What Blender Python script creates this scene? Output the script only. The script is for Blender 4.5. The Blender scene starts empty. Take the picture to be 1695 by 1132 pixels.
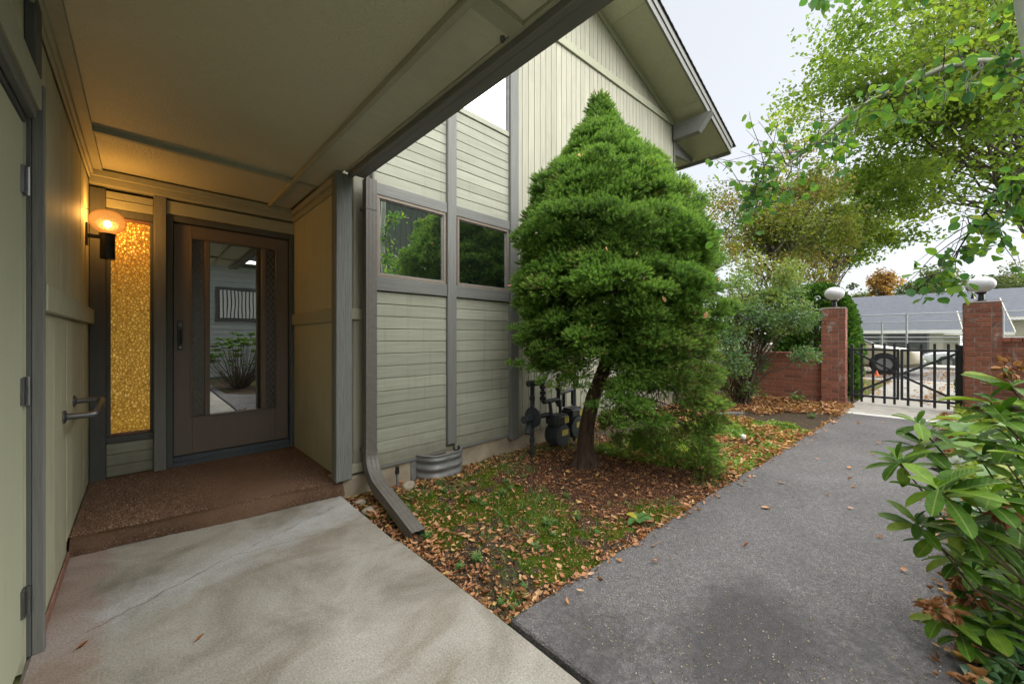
import bpy, bmesh, math, random
import numpy as np
from mathutils import Vector, Matrix, noise as mnoise

random.seed(7)
RNG = np.random.default_rng(11)
C = bpy.context.scene.collection
SC = bpy.context.scene

# ------------------------------------------------------------------ camera
FPX, CX, CY, CAMH = 627.0, 847.5, 558.0, 1.2
XA = np.array([.7157, .6984]); YA = np.array([-.6984, .7157])
cam_d = bpy.data.cameras.new('camera'); cam = bpy.data.objects.new('camera', cam_d); C.objects.link(cam)
cam.location = (0, 0, CAMH)
cam.rotation_euler = (math.radians(90), 0, -math.asin(.6984))
cam_d.sensor_width = 36; cam_d.lens = FPX / 1695 * 36
cam_d.shift_y = -8 / 1695
cam_d.clip_start = .02; cam_d.clip_end = 2000
SC.camera = cam

# ------------------------------------------------------------------ world, sun, exposure
SUN_EL = math.radians(42)
w = bpy.data.worlds.new('World'); SC.world = w; w.use_nodes = True
nt = w.node_tree; nt.nodes.clear()
sky = nt.nodes.new('ShaderNodeTexSky'); sky.sky_type = 'NISHITA'; sky.sun_disc = False
sky.sun_elevation = SUN_EL; sky.sun_rotation = math.radians(148)
sky.air_density = 1.0; sky.dust_density = 2.0
hs = nt.nodes.new('ShaderNodeHueSaturation'); hs.inputs['Saturation'].default_value = .25
mx = nt.nodes.new('ShaderNodeMix'); mx.data_type = 'RGBA'; mx.inputs[0].default_value = .85
mx.inputs[7].default_value = (1.72, 1.8, 1.93, 1)          # the even grey of the cloud sheet
bg = nt.nodes.new('ShaderNodeBackground'); bg.inputs[1].default_value = .05
wo = nt.nodes.new('ShaderNodeOutputWorld')
nt.links.new(sky.outputs[0], hs.inputs['Color']); nt.links.new(hs.outputs[0], mx.inputs[6])
nt.links.new(mx.outputs[2], bg.inputs[0]); nt.links.new(bg.outputs[0], wo.inputs[0])
sd = bpy.data.lights.new('sun', 'SUN'); sd.energy = 1.5; sd.angle = math.radians(125); sd.color = (1, .97, .92)
sun = bpy.data.objects.new('sun', sd); C.objects.link(sun); sun.location = (0, -10, 20)
_d = Vector((math.sin(math.radians(148)) * math.cos(SUN_EL), math.cos(math.radians(148)) * math.cos(SUN_EL), math.sin(SUN_EL)))
sun.rotation_euler = (-_d).to_track_quat('-Z', 'Y').to_euler()
SC.view_settings.view_transform = 'Standard'; SC.view_settings.look = 'None'
SC.view_settings.exposure = 3.15; SC.view_settings.gamma = 1
SC.view_settings.use_curve_mapping = False
SC.render.engine = 'CYCLES'
SC.cycles.max_bounces = 8; SC.cycles.diffuse_bounces = 5; SC.cycles.transparent_max_bounces = 12
SC.cycles.use_denoising = True

# ------------------------------------------------------------------ pixel helpers: a pixel of the photo at a known plane becomes a point
def _ray(px, py):
    r = (px - CX) / FPX; u = (CY - py) / FPX
    return np.array([r * XA[0] + XA[1], r * YA[0] + YA[1], u])
def at_x(px, py, X):
    d = _ray(px, py); return Vector(d * (X / d[0]) + [0, 0, CAMH])
def at_y(px, py, Y):
    d = _ray(px, py); return Vector(d * (Y / d[1]) + [0, 0, CAMH])
def at_f(px, py, F):
    return Vector(_ray(px, py) * F + [0, 0, CAMH])

# ------------------------------------------------------------------ numpy value noise
def _hash(ix, iy, iz, s):
    h = (ix * 374761393 + iy * 668265263 + iz * 2147483647 + s * 1274126177) & 0xffffffff
    h = ((h ^ (h >> 13)) * 1274126177) & 0xffffffff
    return ((h ^ (h >> 16)) & 0xffff) / 65535.0
def vnoise(p, scale=1.0, seed=0, octaves=3):
    p = np.asarray(p, dtype=float)
    if p.shape[1] == 2: p = np.hstack([p, np.zeros((len(p), 1))])
    out = np.zeros(len(p)); amp = .5; tot = 0
    for o in range(octaves):
        q = p * scale; i = np.floor(q).astype(np.int64); f = q - i; f = f * f * (3 - 2 * f)
        r = 0
        for dx in (0, 1):
            for dy in (0, 1):
                for dz in (0, 1):
                    wgt = (f[:, 0] if dx else 1 - f[:, 0]) * (f[:, 1] if dy else 1 - f[:, 1]) * (f[:, 2] if dz else 1 - f[:, 2])
                    r = r + wgt * _hash(i[:, 0] + dx, i[:, 1] + dy, i[:, 2] + dz, seed + o)
        out += amp * r; tot += amp; amp *= .5; scale *= 2.03
    return out / tot

# ------------------------------------------------------------------ objects
def wloc(o):
    v = Vector((0, 0, 0))
    while o is not None:
        v += o.location; o = o.parent
    return v
def tag(o, label=None, cat=None, group=None, kind=None):
    if label: o['label'] = label
    if cat: o['category'] = cat
    if group: o['group'] = group
    if kind: o['kind'] = kind
    return o
def thing(name, label, cat, loc=(0, 0, 0), group=None):
    o = bpy.data.objects.new(name, None); C.objects.link(o); o.location = loc; o.empty_display_size = .1
    return tag(o, label, cat, group)
def link_mesh(name, me, parent=None):
    o = bpy.data.objects.new(name, me); C.objects.link(o)
    if parent is not None: o.parent = parent
    return o

class MB:
    """collects simple solids in world coordinates; build() links them as ONE mesh object"""
    def __init__(s): s.v = []; s.f = []
    def add(s, V, F):
        n = len(s.v); s.v += [tuple(p) for p in V]; s.f += [tuple(n + i for i in q) for q in F]; return s
    def box(s, x0, x1, y0, y1, z0, z1):
        V = [(x0, y0, z0), (x1, y0, z0), (x1, y1, z0), (x0, y1, z0), (x0, y0, z1), (x1, y0, z1), (x1, y1, z1), (x0, y1, z1)]
        return s.add(V, [(0, 3, 2, 1), (4, 5, 6, 7), (0, 1, 5, 4), (1, 2, 6, 5), (2, 3, 7, 6), (3, 0, 4, 7)])
    def bar(s, p, q, w, h, up=(0, 0, 1)):
        p, q = Vector(p), Vector(q); d = (q - p).normalized(); up = Vector(up)
        a = d.cross(up).normalized() * w / 2; b = a.cross(d).normalized() * h / 2
        V = [c + i * a + j * b for c in (p, q) for i, j in ((-1, -1), (1, -1), (1, 1), (-1, 1))]
        return s.add(V, [(0, 1, 2, 3), (7, 6, 5, 4), (0, 4, 5, 1), (1, 5, 6, 2), (2, 6, 7, 3), (3, 7, 4, 0)])
    def prism(s, poly, axis, a, b):
        """poly: 2-D outline in the two other axes (kept in order x,y,z), extruded along axis from a to b"""
        def P(u, v, t):
            return {'x': (t, u, v), 'y': (u, t, v), 'z': (u, v, t)}[axis]
        n = len(poly); V = [P(u, v, a) for u, v in poly] + [P(u, v, b) for u, v in poly]
        F = [tuple(range(n - 1, -1, -1)), tuple(range(n, 2 * n))] + [(i, (i + 1) % n, n + (i + 1) % n, n + i) for i in range(n)]
        return s.add(V, F)
    def tube(s, pts, rad, n=8, cap=True):
        pts = [Vector(p) for p in pts]; m = len(pts)
        if not hasattr(rad, '__len__'): rad = [rad] * m
        V = []; prev = None
        for i, p in enumerate(pts):
            d = (pts[min(i + 1, m - 1)] - pts[max(i - 1, 0)]).normalized()
            ref = prev if prev is not None else (Vector((0, 0, 1)) if abs(d.z) < .9 else Vector((1, 0, 0)))
            a = (ref - d * ref.dot(d)).normalized(); prev = a; b = d.cross(a)
            for k in range(n):
                t = 2 * math.pi * k / n; V.append(p + rad[i] * (math.cos(t) * a + math.sin(t) * b))
        F = [(i * n + k, i * n + (k + 1) % n, (i + 1) * n + (k + 1) % n, (i + 1) * n + k) for i in range(m - 1) for k in range(n)]
        if cap: F += [tuple(range(n - 1, -1, -1)), tuple(range((m - 1) * n, m * n))]
        return s.add(V, F)
    def lathe(s, prof, c, n=24, axis='z'):
        """prof: (radius, height) pairs round an axis through c"""
        c = Vector(c); V = []
        def P(r, t, h):
            x, y = r * math.cos(t), r * math.sin(t)
            return c + Vector({'z': (x, y, h), 'x': (h, x, y), 'y': (y, h, x)}[axis])
        for r, h in prof:
            for k in range(n): V.append(P(max(r, 1e-4), 2 * math.pi * k / n, h))
        m = len(prof)
        F = [(i * n + k, i * n + (k + 1) % n, (i + 1) * n + (k + 1) % n, (i + 1) * n + k) for i in range(m - 1) for k in range(n)]
        F += [tuple(range(n - 1, -1, -1)), tuple(range((m - 1) * n, m * n))]
        return s.add(V, F)
    def build(s, name, mat, parent=None, bevel=0, smooth=False, kind=None, seg=1):
        me = bpy.data.meshes.new(name); off = wloc(parent)
        V = [(a - off.x, b - off.y, c - off.z) for a, b, c in s.v]
        me.from_pydata(V, [], s.f)
        if bevel:
            bm = bmesh.new(); bm.from_mesh(me)
            es = [e for e in bm.edges if len(e.link_faces) == 2 and e.calc_face_angle(0) > .5]
            bmesh.ops.bevel(bm, geom=es, offset=bevel, segments=seg, affect='EDGES', clamp_overlap=True)
            bm.to_mesh(me); bm.free()
        if smooth:
            me.polygons.foreach_set('use_smooth', [True] * len(me.polygons)); me.set_sharp_from_angle(angle=math.radians(40))
        me.update()
        if mat: me.materials.append(mat)
        o = link_mesh(name, me, parent)
        if kind: o['kind'] = kind
        return o

def npmesh(name, V, F, mat, parent=None, smooth=False, attr=None, kind=None):
    V = np.asarray(V, dtype=np.float32) - np.array(wloc(parent), dtype=np.float32); F = np.asarray(F, dtype=np.int32)
    me = bpy.data.meshes.new(name); n, k = F.shape
    me.vertices.add(len(V)); me.vertices.foreach_set('co', V.ravel())
    me.loops.add(n * k); me.loops.foreach_set('vertex_index', F.ravel())
    me.polygons.add(n); me.polygons.foreach_set('loop_start', np.arange(0, n * k, k, dtype=np.int32))
    if smooth: me.polygons.foreach_set('use_smooth', np.ones(n, dtype=bool))
    me.update(calc_edges=True)
    for an, av in (attr or {}).items():
        a = me.attributes.new(an, 'FLOAT', 'POINT'); a.data.foreach_set('value', np.asarray(av, dtype=np.float32))
    if mat: me.materials.append(mat)
    o = link_mesh(name, me, parent)
    if kind: o['kind'] = kind
    return o

def frames(d, up=None, roll=None):
    """rows of orthonormal frames whose first axis is d"""
    d = d / np.linalg.norm(d, axis=1, keepdims=True)
    u = RNG.normal(size=d.shape) if up is None else np.broadcast_to(np.asarray(up, float), d.shape) + RNG.normal(size=d.shape) * (roll or 0)
    y = np.cross(u, d); y /= np.linalg.norm(y, axis=1, keepdims=True) + 1e-9
    z = np.cross(d, y)
    return d, y, z
def scatter(T, F, pos, d, scale, up=None, roll=None):
    """copies of a small template (long axis +x, face normal +z) at pos along d, as plain arrays"""
    T = np.asarray(T, float); F = np.asarray(F); N = len(pos); k = len(T)
    a, b, c = frames(np.asarray(d, float), up, roll)
    s = (np.ones(N) * scale)[:, None, None]
    V = pos[:, None, :] + s * (T[None, :, 0:1] * a[:, None, :] + T[None, :, 1:2] * b[:, None, :] + T[None, :, 2:3] * c[:, None, :])
    FF = F[None] + (np.arange(N) * k)[:, None, None]
    return V.reshape(-1, 3), FF.reshape(-1, F.shape[1])
def unit(n):
    v = RNG.normal(size=(n, 3)); return v / np.linalg.norm(v, axis=1, keepdims=True)

# ------------------------------------------------------------------ materials
class NB:
    def __init__(s, name):
        s.m = bpy.data.materials.new(name); s.m.use_nodes = True; s.t = s.m.node_tree; s.t.nodes.clear()
        s.out = s.n('ShaderNodeOutputMaterial'); s.tc = s.n('ShaderNodeTexCoord')
    def n(s, typ, ins=None, **kw):
        nd = s.t.nodes.new(typ)
        for k, v in kw.items(): setattr(nd, k, v)
        for k, v in (ins or {}).items():
            if isinstance(v, bpy.types.NodeSocket): s.t.links.new(v, nd.inputs[k])
            else: nd.inputs[k].default_value = v
        return nd
    def obj(s): return s.tc.outputs['Object']
    def mapv(s, scale=(1, 1, 1), loc=(0, 0, 0), rot=(0, 0, 0), src=None):
        return s.n('ShaderNodeMapping', {'Vector': src or s.obj(), 'Scale': scale, 'Location': loc, 'Rotation': rot}).outputs[0]
    def noise(s, vec, scale, detail=5, rough=.55, dist=0):
        return s.n('ShaderNodeTexNoise', {'Vector': vec, 'Scale': scale, 'Detail': detail, 'Roughness': rough, 'Distortion': dist}).outputs['Fac']
    def ramp(s, fac, stops, interp='LINEAR'):
        r = s.n('ShaderNodeValToRGB', {'Fac': fac}); r.color_ramp.interpolation = interp
        el = r.color_ramp.elements
        while len(el) < len(stops): el.new(.5)
        for e, (p, c) in zip(el, stops):
            e.position = p; e.color = (*c, 1) if hasattr(c, '__len__') else (c, c, c, 1)
        return r.outputs[0]
    def mix(s, fac, a, b, blend='MIX'):
        nd = s.n('ShaderNodeMix', data_type='RGBA', blend_type=blend)
        for i, v in ((0, fac), (6, a), (7, b)):
            if isinstance(v, bpy.types.NodeSocket): s.t.links.new(v, nd.inputs[i])
            elif i == 0: nd.inputs[i].default_value = v
            else: nd.inputs[i].default_value = (*v, 1) if hasattr(v, '__len__') else (v, v, v, 1)
        return nd.outputs[2]
    def math(s, op, a, b=None, clamp=False):
        nd = s.n('ShaderNodeMath', operation=op, use_clamp=clamp)
        for i, v in ((0, a), (1, b)):
            if v is None: continue
            if isinstance(v, bpy.types.NodeSocket): s.t.links.new(v, nd.inputs[i])
            else: nd.inputs[i].default_value = v
        return nd.outputs[0]
    def rand(s): return s.n('ShaderNodeObjectInfo').outputs['Random']
    def attr(s, name): return s.n('ShaderNodeAttribute', attribute_name=name).outputs['Fac']
    def bump(s, h, strength=.3, dist=.01):
        return s.n('ShaderNodeBump', {'Height': h, 'Strength': strength, 'Distance': dist}).outputs[0]
    def bsdf(s, col, rough=.6, normal=None, spec=.35, metal=0, link=True, **ex):
        ins = {'Roughness': rough, 'Specular IOR Level': spec, 'Metallic': metal}
        ins['Base Color'] = col if isinstance(col, bpy.types.NodeSocket) else (*col, 1)
        if normal is not None: ins['Normal'] = normal
        ins.update(ex)
        b = s.n('ShaderNodeBsdfPrincipled', ins)
        if link: s.t.links.new(b.outputs[0], s.out.inputs[0])
        return b.outputs[0]
    def surf(s, sh): s.t.links.new(sh, s.out.inputs[0])

def sc3(c, k): return tuple(x * k for x in c)
def paint(name, col, grain=(6, 60, 60), var=.14, bump=.35, rough=.62, stain=.22, dirt=(.16, .15, .11), spec=.3, objvar=.08, dist=.004, splash=False):
    """weathered paint on sawn wood: grain along the axis with the small scale"""
    b = NB(name); g = b.noise(b.mapv(grain), 1.0, 6, .6)
    c = b.ramp(g, [(.25, sc3(col, 1 - var)), (.75, sc3(col, 1 + var))])
    st = b.noise(b.obj(), 1.7, 6, .65); c = b.mix(b.ramp(st, [(.5, 0.0), (.78, stain)]), c, dirt)
    wr = b.noise(b.mapv(tuple(x * .6 for x in grain)), 2.0, 3, .7); c = b.mix(b.ramp(wr, [(.64, 0.0), (.74, .25)]), c, sc3(col, .55))
    k = b.math('ADD', b.math('MULTIPLY', b.rand(), objvar * 2), 1 - objvar)
    c = b.mix(1, c, b.n('ShaderNodeCombineColor', {0: k, 1: k, 2: k}).outputs[0], 'MULTIPLY')
    if splash:      # mud splashed up from the bed
        zc = b.math('ADD', b.n('ShaderNodeSeparateXYZ', {0: b.obj()}).outputs[2], b.math('MULTIPLY', b.noise(b.obj(), 9, 5, .7), .5))
        c = b.mix(b.ramp(zc, [(.3, .55), (.62, 0.0)]), c, (.13, .115, .08))
        dr = b.noise(b.mapv((34, 34, 1.1)), 1.0, 4, .6); c = b.mix(b.ramp(dr, [(.56, 0.0), (.72, .3)]), c, (.15, .14, .105))
    b.bsdf(c, rough, b.bump(g, bump, dist), spec)
    return b.m
def plain(name, col, rough=.5, metal=0, spec=.4, var=.12, scale=30, bump=.1):
    b = NB(name); g = b.noise(b.obj(), scale, 5, .6)
    c = b.ramp(g, [(.3, sc3(col, 1 - var)), (.7, sc3(col, 1 + var))])
    b.bsdf(c, rough, b.bump(g, bump, .003), spec, metal); return b.m
def leafmat(name, stops, rough=.45, trans=.35, spec=.4, nscale=3.0, nvar=.35, obj_random=False):
    b = NB(name); r = b.rand() if obj_random else b.attr('rnd')
    c = b.ramp(r, stops)
    g = b.noise(b.obj(), nscale, 3, .5)
    c = b.mix(1, c, b.ramp(g, [(.3, 1 - nvar), (.7, 1 + nvar)]), 'MULTIPLY')
    p = b.bsdf(c, rough, None, spec, link=False)
    t = b.n('ShaderNodeBsdfTranslucent', {'Color': b.mix(1, c, (1.25, 1.3, .55), 'MULTIPLY')}).outputs[0]
    b.surf(b.n('ShaderNodeMixShader', {0: trans, 1: p, 2: t}).outputs[0]); return b.m

def veined(name, stops, rough, trans, spec, nscale, nvar, obj_random):
    """single leaves: each is an object with its length along its own x"""
    b = NB(name); c = b.ramp(b.rand(), stops); xyz = b.n('ShaderNodeSeparateXYZ', {0: b.obj()}); x, y = xyz.outputs[0], b.math('ABSOLUTE', xyz.outputs[1])
    off = b.n('ShaderNodeVectorMath', {0: b.obj(), 1: b.n('ShaderNodeCombineXYZ', {0: b.math('MULTIPLY', b.rand(), 40.0)}).outputs[0]}, operation='ADD').outputs[0]
    c = b.mix(1, c, b.ramp(b.noise(off, 3.0, 4, .6), [(.3, .72), (.7, 1.25)]), 'MULTIPLY')
    sv = b.math('SINE', b.math('MULTIPLY', b.math('SUBTRACT', x, b.math('MULTIPLY', y, .9)), 62.0))
    c = b.mix(b.ramp(sv, [(.6, 0.0), (1, .07)]), c, (.2, .27, .07))
    c = b.mix(b.ramp(y, [(.006, .75), (.02, 0.0)]), c, (.2, .26, .07))
    c = b.mix(b.ramp(b.noise(off, 7.5, 4, .75), [(.66, 0.0), (.7, .8)]), c, (.1, .06, .02))
    tipb = b.math('ADD', x, b.math('MULTIPLY', b.noise(off, 4, 3), .35)); c = b.mix(b.math('MULTIPLY', b.ramp(tipb, [(1.0, 0.0), (1.1, 1.0)]) if False else b.ramp(b.math('SUBTRACT', tipb, .3), [(.82, 0.0), (.9, .8)]), b.ramp(b.rand(), [(.6, 0.0), (.65, 1.0)])), c, (.22, .1, .03))
    h = b.math('MULTIPLY', b.math('ADD', sv, b.ramp(y, [(0, -2.0), (.03, 0.0)])), 1.0)
    p = b.bsdf(c, rough, b.bump(h, .12, .01), spec, link=False)
    t = b.n('ShaderNodeBsdfTranslucent', {'Color': b.mix(1, c, (1.25, 1.3, .55), 'MULTIPLY')}).outputs[0]
    b.surf(b.n('ShaderNodeMixShader', {0: trans, 1: p, 2: t}).outputs[0]); return b.m
SAGE = (.285, .295, .235); TRIM = (.155, .16, .15)
m_board = paint('sage paint horizontal grain', SAGE, (3, 50, 50), splash=True, objvar=.11)
m_vboard = paint('sage paint vertical grain', (.33, .325, .255), (45, 45, 2.2), stain=.3, splash=True, objvar=.1)
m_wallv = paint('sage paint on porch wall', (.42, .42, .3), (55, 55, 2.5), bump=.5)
m_sage = paint('sage paint plain', (.33, .335, .245), (20, 20, 20), var=.07, bump=.15)
m_soffit = paint('soffit paint', (.42, .42, .31), (8, 40, 40), var=.08, bump=.2)
m_trimv = paint('grey trim vertical grain', TRIM, (60, 60, 3), bump=.7, var=.16, dirt=(.08, .08, .07))
m_trimh = paint('grey trim level grain', TRIM, (3, 60, 60), bump=.6, var=.16, dirt=(.08, .08, .07))
m_trimy = paint('grey trim cross grain', TRIM, (60, 3, 60), bump=.6, var=.16, dirt=(.08, .08, .07))
m_post = paint('rough sawn post', (.17, .18, .17), (70, 70, 5), bump=1.0, var=.2, dist=.008)
m_dark = paint('dark frame paint', (.085, .09, .088), (40, 40, 4), bump=.3)
m_blue = paint('blue grey frame paint', (.07, .09, .11), (40, 40, 4), bump=.3)
m_door = paint('brown door paint', (.15, .125, .108), (50, 50, 3), bump=.12, var=.06, rough=.42, stain=.1)
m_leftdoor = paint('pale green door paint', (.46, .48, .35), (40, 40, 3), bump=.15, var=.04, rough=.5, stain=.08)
m_winframe = paint('brown window frame', (.2, .165, .13), (25, 25, 25), var=.1, bump=.1, rough=.5)
m_downspout = plain('brown grey metal', (.12, .113, .102), .5, .0, .4)
m_found = plain('foundation concrete', (.33, .28, .21), .9, 0, .2, .25, 6, .6)
m_redwood = plain('worn red paint', (.22, .12, .09), .8, 0, .2, .35, 14, .4)
m_black = plain('black metal', (.022, .024, .026), .4, .3, .5)
m_steel = plain('worn steel', (.16, .165, .17), .38, .85, .5)
m_grey = plain('grey enamel', (.042, .05, .058), .5, .1, .4, .25, 40, .3)
m_galv = plain('galvanised steel', (.19, .195, .195), .6, .3, .5, .18, 20, .15)
m_white = plain('white paint', (.72, .72, .7), .5)
m_tagy = plain('yellow tag', (.5, .42, .08), .6)
m_twig = plain('twig bark', (.09, .065, .045), .9, 0, .15, .3, 30, .5)
m_bark = paint('spruce bark', (.085, .06, .045), (30, 30, 8), var=.5, bump=1.0, rough=.95, dist=.03, spec=.1)
m_bark2 = paint('grey brown bark', (.11, .095, .08), (20, 20, 5), var=.4, bump=.9, rough=.95, dist=.02, spec=.1)

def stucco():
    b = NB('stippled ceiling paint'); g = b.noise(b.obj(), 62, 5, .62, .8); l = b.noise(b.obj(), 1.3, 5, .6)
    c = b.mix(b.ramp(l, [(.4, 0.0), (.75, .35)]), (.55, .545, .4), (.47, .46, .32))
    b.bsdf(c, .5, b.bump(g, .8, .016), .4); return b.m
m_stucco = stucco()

def glass(name, tint=(.012, .014, .014), refl=.4, rough=.0, bumps=None):
    b = NB(name); nrm = None
    lw = b.n('ShaderNodeLayerWeight', {'Blend': .35}).outputs['Fresnel']
    f = b.math('MAXIMUM', lw, refl)
    wv = b.noise(b.obj(), 2.5, 2, .5); nrm = b.bump(wv, .02, .02)
    if bumps: nrm = b.bump(b.n('ShaderNodeTexVoronoi', {'Vector': b.mapv((1, 1, .6)), 'Scale': bumps}).outputs['Distance'], .6, .004)
    gl = b.n('ShaderNodeBsdfGlossy', {'Color': (.92, .95, .95, 1), 'Roughness': rough, 'Normal': nrm}).outputs[0]
    d = b.bsdf(tint, .3, None, .2, link=False)
    b.surf(b.n('ShaderNodeMixShader', {0: f, 1: d, 2: gl}).outputs[0]); return b.m
m_glass = glass('window glass', refl=.75)
m_clere = glass('sky mirrored glass', refl=.8)
m_doorglass = glass('door glass', (.02, .018, .016), .42)
m_sideglass = glass('patterned door glass', (.035, .027, .02), .08, .25, 70)

def amber():
    b = NB('hammered amber glass')
    v = b.mapv((1, 1, .75), src=b.n('ShaderNodeVectorMath', {0: b.obj(), 1: b.n('ShaderNodeVectorMath', {0: b.n('ShaderNodeTexNoise', {'Vector': b.obj(), 'Scale': 30.0}).outputs['Color'], 1: (.012, .012, .012)}, operation='MULTIPLY').outputs[0]}, operation='ADD').outputs[0])
    vo = b.n('ShaderNodeTexVoronoi', {'Vector': v, 'Scale': 52.0}); d = vo.outputs['Distance']; ve = b.n('ShaderNodeTexVoronoi', {'Vector': v, 'Scale': 52.0}, feature='DISTANCE_TO_EDGE').outputs['Distance']
    nrm = b.bump(d, 1.0, .006)
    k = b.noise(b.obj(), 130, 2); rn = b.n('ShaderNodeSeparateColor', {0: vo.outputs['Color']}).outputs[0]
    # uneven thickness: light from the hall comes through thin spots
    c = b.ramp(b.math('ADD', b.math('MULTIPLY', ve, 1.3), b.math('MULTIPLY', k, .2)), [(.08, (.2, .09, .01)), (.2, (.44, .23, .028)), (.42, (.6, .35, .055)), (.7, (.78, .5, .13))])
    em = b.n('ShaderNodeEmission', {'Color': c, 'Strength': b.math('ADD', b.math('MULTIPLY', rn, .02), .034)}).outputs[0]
    gl = b.n('ShaderNodeBsdfGlossy', {'Color': (.8, .6, .28, 1), 'Roughness': .22, 'Normal': nrm}).outputs[0]
    tr = b.n('ShaderNodeBsdfDiffuse', {'Color': c, 'Normal': nrm}).outputs[0]
    a = b.n('ShaderNodeMixShader', {0: .16, 1: tr, 2: gl}).outputs[0]
    b.surf(b.n('ShaderNodeAddShader', {0: a, 1: em}).outputs[0]); return b.m
m_amber = amber()

def concrete():
    b = NB('porch slab concrete'); o = b.obj()
    n1 = b.noise(o, 2.2, 7, .65, .6); n2 = b.noise(b.mapv((1, 2.2, 1), rot=(0, 0, .5)), 1.3, 6, .6, 1.2); f = b.noise(o, 130, 4, .75)
    c = b.ramp(n1, [(.3, (.18, .168, .14)), (.5, (.285, .272, .24)), (.7, (.375, .362, .33))])
    c = b.mix(b.ramp(n2, [(.5, 0.0), (.7, .6)]), c, (.16, .13, .092))
    xyz = b.n('ShaderNodeSeparateXYZ', {0: o}); x, y = xyz.outputs[0], xyz.outputs[1]
    # pale lime bloom along the old crack that runs across the slab
    lin = b.math('ABSOLUTE', b.math('SUBTRACT', y, b.math('ADD', b.math('MULTIPLY', x, .34), 2.42)))
    lin = b.math('ADD', lin, b.math('MULTIPLY', b.math('SUBTRACT', b.noise(o, 4.5, 5, .7), .5), .55))
    c = b.mix(b.ramp(lin, [(.0, .85), (.12, .4), (.22, 0.0)]), c, (.4, .41, .415))
    # red floor paint left beside the wall
    red = b.math('ADD', x, b.math('MULTIPLY', b.math('SUBTRACT', b.noise(o, 5, 5, .7), .5), .35))
    c = b.mix(b.ramp(b.math('ADD', red, .17), [(0.0, .45), (.07, 0.0)]), c, (.25, .15, .12))
    c = b.mix(b.ramp(b.noise(o, 90, 2), [(.66, 0.0), (.72, .5)]), c, (.16, .14, .11))
    c = b.mix(1, c, b.ramp(f, [(.3, .62), (.7, 1.3)]), 'MULTIPLY')
    b.bsdf(c, .85, b.bump(b.math('ADD', f, b.math('MULTIPLY', n1, 2)), .35, .004), .2); return b.m
m_slab = concrete()

def asphalt(name, base, peb, wet=.45, stain=None):
    b = NB(name); o = b.obj()
    vo = b.n('ShaderNodeTexVoronoi', {'Vector': o, 'Scale': 170.0}); rn = b.n('ShaderNodeSeparateColor', {0: vo.outputs['Color']}).outputs[0]
    n1 = b.noise(o, .9, 6, .6, .5); n2 = b.noise(o, 28, 5, .7)
    c = b.ramp(rn, [(.0, sc3(base, .7)), (.45, base), (.85, sc3(base, 1.25)), (.99, peb)])
    c = b.mix(b.ramp(vo.outputs['Distance'], [(.35, 0.0), (.7, .6)]), c, sc3(base, .45))
    c = b.mix(b.ramp(n1, [(.42, 0.0), (.6, wet)]), c, sc3(base, .36))
    c = b.mix(b.ramp(n2, [(.45, 0.0), (.7, .5)]), c, sc3(base, 1.45))
    v2 = b.n('ShaderNodeTexVoronoi', {'Vector': o, 'Scale': 23.0}); r2 = b.n('ShaderNodeSeparateColor', {0: v2.outputs['Color']}).outputs[1]
    big = b.math('MULTIPLY', b.ramp(v2.outputs['Distance'], [(.1, 1.0), (.17, 0.0)]), b.ramp(r2, [(.9, 0.0), (.92, .7)]))
    c = b.mix(big, c, sc3(peb, .9))
    if stain:       # old dark oil stain on the near end
        sx = b.n('ShaderNodeVectorMath', {0: b.mapv((1.9, 3.6, 0), rot=(0, 0, .72), loc=stain)}, operation='LENGTH').outputs['Value']
        sx = b.math('ADD', sx, b.math('MULTIPLY', b.math('SUBTRACT', b.noise(o, 3.2, 6, .7), .5), 1.3)); c = b.mix(b.ramp(sx, [(.55, .62), (1.0, 0.0)]), c, sc3(base, .22))
    h = b.math('SUBTRACT', b.math('MULTIPLY', rn, .6), vo.outputs['Distance'])
    b.bsdf(c, b.ramp(n1, [(.4, .85), (.65, .62)]), b.bump(h, .55, .006), .3); return b.m
m_path = asphalt('path asphalt', (.118, .113, .117), (.27, .26, .245), .75, stain=(-1.460, -3.292, 0))
m_street = asphalt('street asphalt', (.13, .13, .135), (.35, .33, .3), .2)
m_walk = plain('walkway concrete', (.3, .285, .255), .85, 0, .2, .2, 5, .3)
m_line = plain('pale threshold concrete', (.5, .49, .46), .85, 0, .2, .15, 9, .2)

def carpet():
    b = NB('brown turf carpet'); o = b.obj(); f = b.noise(o, 260, 4, .8); n = b.noise(o, 2.6, 6, .65)
    c = b.ramp(f, [(.3, (.08, .045, .028)), (.55, (.21, .13, .085)), (.75, (.4, .28, .2))])
    c = b.mix(b.ramp(n, [(.45, 0.0), (.7, .45)]), c, (.085, .055, .036))
    b.bsdf(c, .95, b.bump(f, 1.0, .012), .1); return b.m
m_carpet = carpet()

def soil():
    b = NB('garden soil'); o = b.obj(); f = b.noise(o, 70, 6, .7); g = b.noise(o, 6, 5, .6)
    moss, red = b.attr('moss'), b.attr('mulch')
    c = b.ramp(f, [(.3, (.026, .019, .013)), (.55, (.075, .056, .038)), (.8, (.17, .13, .09))])
    c = b.mix(b.ramp(b.math('MULTIPLY', red, b.math('ADD', f, .5)), [(.3, 0.0), (.6, .85)]), c, (.085, .042, .027))
    mg = b.ramp(b.noise(o, 45, 5, .7), [(.3, (.025, .05, .007)), (.7, (.1, .15, .02))])
    c = b.mix(b.ramp(moss, [(.42, 0.0), (.55, .95)]), c, mg)
    b.bsdf(c, .95, b.bump(b.math('ADD', f, g), .9, .02), .1); return b.m
m_soil = soil()

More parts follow.
